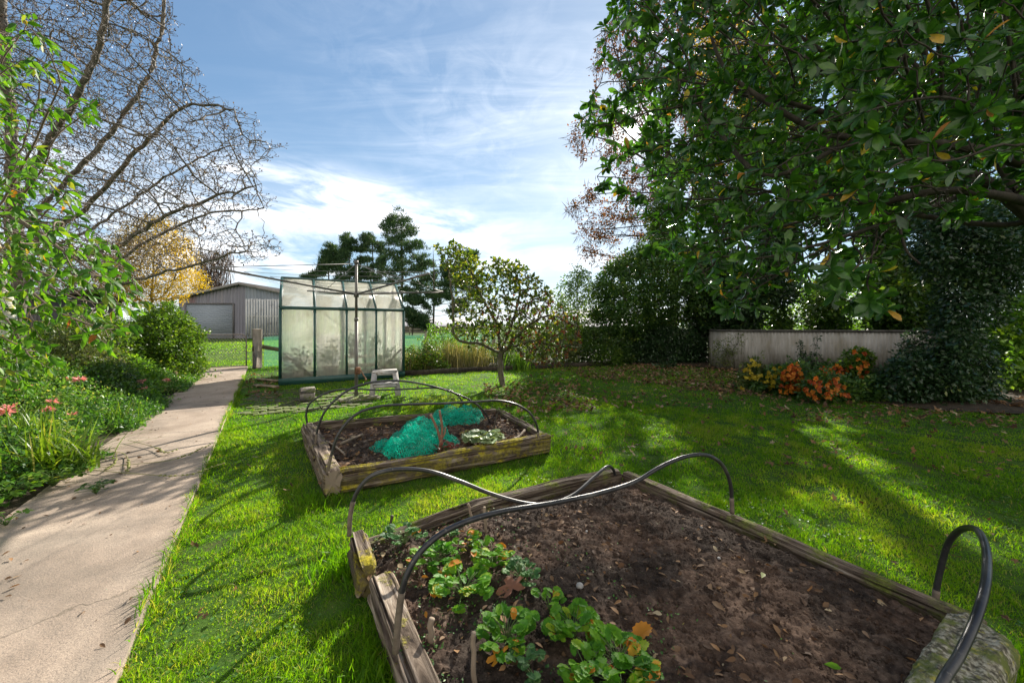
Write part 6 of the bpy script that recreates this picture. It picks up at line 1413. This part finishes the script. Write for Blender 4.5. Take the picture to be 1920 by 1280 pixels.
STR = leafmat('strap_leaf', [(0, (.06, .12, .015)), (.5, (.11, .20, .02)), (.9, (.20, .30, .04)), (1, (.42, .33, .10))], .5, .38, .5, (1.45, 1.4, .4))
cS = G(105, 885, .04)
o = strapclump('big arching clump of green strap leaves spilling onto the path', cS, 210, .50, .015, 601, STR, .95, (.42, .0, 0), .10)
sd_ = M(); rs = np.random.RandomState(602)
for (pts) in ([(150, 880), (230, 872), (330, 860), (395, 832)], [(150, 878), (260, 888), (350, 890), (420, 868)], [(190, 850), (215, 840), (218, 862), (200, 880)], [(205, 845), (232, 850), (242, 870), (238, 882)], [(240, 825), (290, 838), (312, 848), (332, 842)]):
    q = smooth_path([G(a, b, .065 + (.10 if a < 240 and b < 850 else 0)) for a, b in pts], 30); sd_.tube(q, .0028, 5)
    for w in q[18:]: sd_.box(w + rs.normal(0, .004, 3), (.018, .012, .010), rs.rand() * 3)
sd_.build('seed_stalk', solid('seed_stalk', [(.3, (.14, .15, .04)), (.7, (.28, .28, .10))], 30), o)
strapclump('upright clump of narrow leaves behind the arching clump', G(60, 850, .04), 90, .55, .014, 603, STR, .35, (0, 0, 0), .09)
strapclump('thin grassy leaves arching over the border near the path bend', G(215, 800, .04), 50, .42, .010, 604, SHG, .7, (.2, 0, 0), .08)
gl_ = 'low broad leaved plants at the near end of the border'
for k, (px, py, rad, n, s_, mt, lab) in enumerate(((22, 935, .17, 40, .05, SHB, 'bright lime green broad leaved plant at the lower left edge'), (100, 912, .15, 36, .045, SHG, 'mid green broad leaved plant in front of the arching clump'), (12, 985, .09, 16, .035, SHB, 'little green plant lowest at the left edge beside the path'), (55, 905, .14, 30, .045, SHG, 'green leafy plant between the lime one and the arching clump'))):
    strawberry(px, py, rad, n, s_, lab, 620 + k, mt, zf=lambda x, y: .04, name='broad_leaf_plant', cat='plant', group=gl_, kind='long', zs=.04)
strawberry(180, 925, .10, 34, .026, 'narrow trail of dark weeds creeping over the path edge', 630, SHD, zf=lambda x, y: .045, name='weed_patch', cat='plant', group=None, kind='long', zs=.045)

# nerine flowers
PNK = leafmat('pink_petal', [(0, (.52, .16, .14)), (.5, (.68, .28, .24)), (1, (.75, .42, .38))], .4, .5, .3, (1.15, .9, .85))
gn = 'pink nerine flowers in the left border'
for k, (px, py, Y, s_, lab) in enumerate(((14, 772, 3.9, .075, 'salmon pink nerine closest to the bottom left edge'), (43, 728, 4.6, .07, 'many petalled pink nerine on a long bare stalk at the left'), (98, 746 - 17 + 24, 4.7, .05, 'pale pink nerine low between the strap leaves and the tall stalks'), (91, 768, 4.4, .055, 'faded pink nerine just above the arching strap leaves'),
        (131, 712, 5.6, .055, 'left one of the paired bright pink nerines'), (149, 711, 5.5, .07, 'right and redder one of the paired nerines'), (266, 715, 6.6, .06, 'upper coral bloom on the two bloom nerine spot near the path'), (267, 731, 6.4, .07, 'largest pale pink nerine nearest the path, below the coral bloom'), (312, 713, 7.0, .055, 'single pink nerine farthest right, standing clear by the path'), (133, 779, 4.5, .05, 'small coral nerine among grey green leaves in mid border'), (19, 763, 4.0, .05, 'dusty pink bud cluster just above the salmon nerine'))):
    rs = np.random.RandomState(700 + k); Y *= .92; c = P(px, py, Y); o = thing('nerine_flower', lab, 'flower', (c[0] + .03, c[1], .04), gn)
    M().tube(smooth_path([np.array([c[0] + .03, c[1], .03]), c * .5 + np.array([c[0] + .05, c[1], .03]) * .5, c], 8), .0035, 6).build('stalk', STEM, o)
    mb = M(); n = 38; th = rs.rand(n) * 6.28; zv = rs.uniform(-.4, 1, n); d_ = np.stack([np.cos(th), np.sin(th), zv], 1); leaves(mb, np.repeat(c[None], n, 0) + d_ * .012, d_, rs.normal(0, 1, (n, 3)), 1.05 * s_ * rs.uniform(.6, 1.05, n), .26, 'long', rs=rs); mb.build('petals', PNK, o)
# dry seed heads
HEAD = leafmat('dry_seed_head', [(0, (.25, .2, .13)), (1, (.50, .43, .33))], .3, .7, .2)
for k, (px, py, Y, s_, lab) in enumerate(((214, 699, 6.4, .06, 'round pale dry seed head in the shade of the bush'), (258, 693, 6.9, .035, 'slim upright dry seed spike near the path'), (331, 698, 7.6, .05, 'small tan seed head in front of the rounded bush'), (78, 730, 4.9, .03, 'tall brown seed spike left of the paired nerines'), (168, 668, 6.2, .05, 'forked dry flower head above the middle of the border'), (100, 706, 5.6, .06, 'brown tangled dry flower heads behind the pink nerines'), (226, 674, 6.6, .045, 'bent rusty dry stem against the dark bush'))):
    rs = np.random.RandomState(750 + k); c = P(px, py, Y); o = thing('seed_head', lab, 'seed head', (c[0], c[1], .04), 'dry seed heads in the left border')
    M().tube(smooth_path([np.array([c[0] - .04, c[1], .03]), c * .5 + np.array([c[0], c[1], .0]) * .5, c], 8), .004, 6).build('stalk', DRY, o)
    mb = M(); n = 60; d_ = unit(rs.normal(0, 1, (n, 3))) * (1, 1, 1.6 if 'spike' in lab else .9); leaves(mb, c[None] + d_ * s_ * .5 * rs.rand(n, 1), d_, rs.normal(0, 1, (n, 3)), s_ * .5, .3, 'dia', rs=rs); mb.build('head', HEAD, o)
tag(M().box(P(37, 0, 6.2) * (1, 1, 0) + (0, 0, .68), (.11, .11, 1.4), .3, bevel=.01).build('fence_post', BARK_DARK, loc=tuple(P(37, 0, 6.2) * (1, 1, 0))), 'dark square timber post in the left border under the cherry', 'post')
LICH = solid('lichen_bark', [(.3, (.28, .26, .2)), (.5, (.48, .46, .38)), (.7, (.62, .6, .52))], 9, (1, 1, .5), bump=.5, second=[((.35, .33, .08), 6, .5, .6)])
tt0 = P(2, 0, 9.0) * (1, 1, 0); M_ = M().tube([tt0, tt0 + (-.02, 0, .6), tt0 + (.02, 0, 1.5), tt0 + (-.05, 0, 2.2)], [.30, .25, .23, .20], 16)
ot = thing('pale_trunk', 'pale lichen covered tree trunk at the far left edge', 'tree', tuple(tt0)); M_.build('trunk', LICH, ot, smooth=True)
M().tube([tt0 + (-.05, 0, 2.1), tt0 + (-.5, .2, 3.6), tt0 + (-1.4, .3, 5.5)], [.15, .11, .05], 10).build('limb', LICH, ot.children[0], smooth=True)

# --- cherry in the left foreground
rs = np.random.RandomState(130)
p_c = [(-220, 40), (0, 60), (20, 18), (60, 10), (85, 60), (125, 75), (120, 100), (75, 130), (135, 120), (132, 165), (95, 175), (60, 170), (80, 200), (190, 170), (195, 215), (150, 250), (110, 215), (60, 230), (70, 260), (140, 300), (145, 340), (100, 330), (165, 378), (150, 400), (90, 370), (130, 410), (175, 440), (222, 452), (235, 490), (265, 545), (280, 570), (245, 600), (255, 640), (215, 590), (190, 620), (225, 650), (210, 660), (150, 640), (140, 610), (60, 600), (110, 660), (130, 700), (100, 690), (60, 660), (60, 740), (20, 735), (0, 700), (-220, 760)]
Yc = lambda x: 3.1 - np.clip(x, -200, 280) * .0012
att = poly_points(p_c, 4200, Yc, .65, rs, edge=50)
lowk = (HY - (att[:, 2] - H) / att[:, 1] * F); att = att[(lowk > 390) | (rs.rand(len(att)) < .42)]
b = np.array([-5.8, 3.0, 0]); o, Nn, par, r, tips, dn = tree('cherry_tree', 'overhanging cherry tree with drooping green leaves at the left foreground', 'tree', [b, b + (.2, 0, 1.2), b + (.7, 0, 1.9), b + (1.2, .05, 2.25)], att, .065, 2.2, .082, .0024, TWIG, 13, expo=2.3, rmax=.10, iters=150, bias=(.1, 0, -.02), jit=.2, maxn=14000)
CHR = leafmat('cherry_leaf', [(0, (.022, .075, .010)), (.4, (.05, .14, .014)), (.75, (.10, .21, .02)), (.9, (.20, .22, .03)), (.97, (.30, .16, .03)), (1, (.30, .08, .03))], .48, .5, .3, (1.5, 1.55, .4), vein=1)
mb = M(); pk = np.where((r < .0045) & (rs.rand(len(r)) < .80))[0]; c0 = np.repeat(Nn[pk], 2, 0); D = unit(.55 * np.repeat(dn[pk], 2, 0) + rs.normal(0, .35, (len(c0), 3)) + (.15, 0, -.55)); N_ = rs.normal(0, .55, c0.shape) + (.1, -.35, .7)
leaves(mb, c0, D, N_, rs.uniform(.05, .095, len(c0)), .48, 'long', np.clip(rs.beta(2.1, 2.6, len(c0)) + .08 * np.repeat(rs.rand(len(pk)), 2), 0, 1)); mb.build('crown', CHR, o)

# --- glossy broadleaved evergreen, upper right foreground
rs = np.random.RandomState(140)
p_m = [(1165, -60), (1150, 0), (1125, 40), (1140, 70), (1115, 75), (1125, 100), (1108, 130), (1125, 160), (1095, 175), (1090, 205), (1085, 235), (1110, 270), (1135, 290), (1115, 310), (1088, 345), (1130, 360), (1170, 375), (1175, 410), (1210, 440), (1200, 470), (1255, 500), (1290, 520), (1310, 560), (1330, 575), (1380, 600), (1420, 590), (1440, 540), (1500, 520), (1555, 560), (1590, 600), (1665, 600), (1670, 560), (1650, 500), (1690, 440), (1740, 380), (1800, 420), (1850, 380), (1920, 330), (2150, 420), (2150, -200), (1300, -220)]
Yc = lambda x: np.interp(x, [1080, 1300, 1500, 1700, 1950, 2150], [3.3, 2.95, 2.65, 2.5, 2.6, 2.8])
dYf = lambda x: np.interp(x, [1080, 1300, 1600, 2150], [.35, .65, .75, .8])
att = poly_points(p_m, 3600, Yc, dYf, rs, edge=60, hole=.12, hs=40, seed=2)
a2 = poly_points(p_m, 3000, lambda x: Yc(x) + 1.35, lambda x: .7, rs, edge=60, hole=.2, hs=45, seed=5); px2 = a2[:, 0] / a2[:, 1] * F + 960; py2 = HY - (a2[:, 2] - H) / a2[:, 1] * F; a2 = a2[(polydist(px2, py2, p_m) > 55)]; att = np.concatenate([att, a2])
b = np.array([5.6, 3.6, -.05]); o, Nn, par, r, tips, dn = tree('glossy_evergreen', 'large glossy dark leaved evergreen tree overhanging the upper right', 'tree', [b, b + (-.1, -.1, 1.4), b + (-.6, -.3, 2.0)], att, .08, 3.0, .095, .0034, BARK_DARK, 14, expo=2.6, rmax=.085, iters=160, bias=(0, 0, .0), jit=.16, maxn=20000)
GLS = leafmat('glossy_leaf', [(0, (.009, .032, .008)), (.45, (.022, .062, .012)), (.75, (.048, .105, .016)), (.90, (.10, .17, .02)), (.95, (.30, .22, .02)), (1, (.26, .10, .04))], .40, .24, .55, (1.4, 1.6, .4), vein=1)
mb = M(); pk = tips[rs.rand(len(tips)) < .95]; ex = np.where((r < .0058) & (rs.rand(len(r)) < .24))[0]; pk = np.concatenate([pk, ex]); kk = 8
c0 = np.repeat(Nn[pk], kk, 0); ax = unit(np.repeat(dn[pk], kk, 0) + (0, 0, .1)); az = np.tile(np.arange(kk) * 2 * PI / kk, len(pk)) + np.repeat(rs.rand(len(pk)) * 6, kk) + rs.normal(0, .5, len(c0))
e1 = unit(np.cross(ax, [0.1, .2, 1.0])); e2 = np.cross(ax, e1); rad = e1 * np.cos(az)[:, None] + e2 * np.sin(az)[:, None]; up = rs.uniform(.0, 1.5, len(c0))[:, None]
D = unit(rad + ax * up + rs.normal(0, .28, c0.shape) - (0, 0, .30)); N_ = unit(ax - rad * up * .8 + (0, 0, .5) + rs.normal(0, .2, c0.shape))
rv = rs.beta(2.2, 3.0, len(c0)) * .93 + .0; low = np.repeat(Nn[pk][:, 2] < 2.0, kk); rv = np.where(rs.rand(len(c0)) < np.where(low, .045, .014), rs.uniform(.93, 1, len(c0)), rv)
sn_ = np.hypot(c0[:, 0] / c0[:, 1] * F + 960 - 1185, HY - (c0[:, 2] - H) / c0[:, 1] * F - 244) > 21; c0, ax, D, N_, rv = c0[sn_], ax[sn_], D[sn_], N_[sn_], rv[sn_]
leaves(mb, c0 + ax * .01, D, N_, rs.uniform(.05, .118, len(c0)), rs.uniform(.34, .46, len(c0)), 'obov', np.clip(rv, 0, 1)); mb.build('crown', GLS, o)
for (pts, rr_) in (([(2100, 430, 3.0), (1900, 372, 2.6), (1800, 358, 2.5), (1730, 362, 2.45), (1660, 380, 2.5)], (.055, .040, .034, .028, .02)), ([(2150, 380, 3.2), (1900, 300, 2.6), (1820, 278, 2.55), (1740, 268, 2.5), (1600, 262, 2.5), (1500, 230, 2.6)], (.07, .046, .042, .036, .026, .02)),
                   ([(1740, 360, 2.45), (1690, 420, 2.4), (1700, 470, 2.35), (1725, 495, 2.3)], (.012, .010, .008, .006)), ([(1500, 230, 2.6), (1420, 180, 2.7), (1360, 130, 2.8), (1330, 60, 2.9)], (.02, .017, .014, .010)), ([(1600, 262, 2.5), (1440, 330, 2.5), (1350, 250, 2.8), (1300, 180, 2.9)], (.018, .016, .016, .012))):
    q = smooth_path([P(*s_) for s_ in pts], 30); M().tube(q, np.interp(np.linspace(0, 1, 30), np.linspace(0, 1, len(rr_)), rr_), 10).build('limb', BARK_DARK, [c_ for c_ in o.children if c_.name.startswith('trunk')][0], smooth=True)
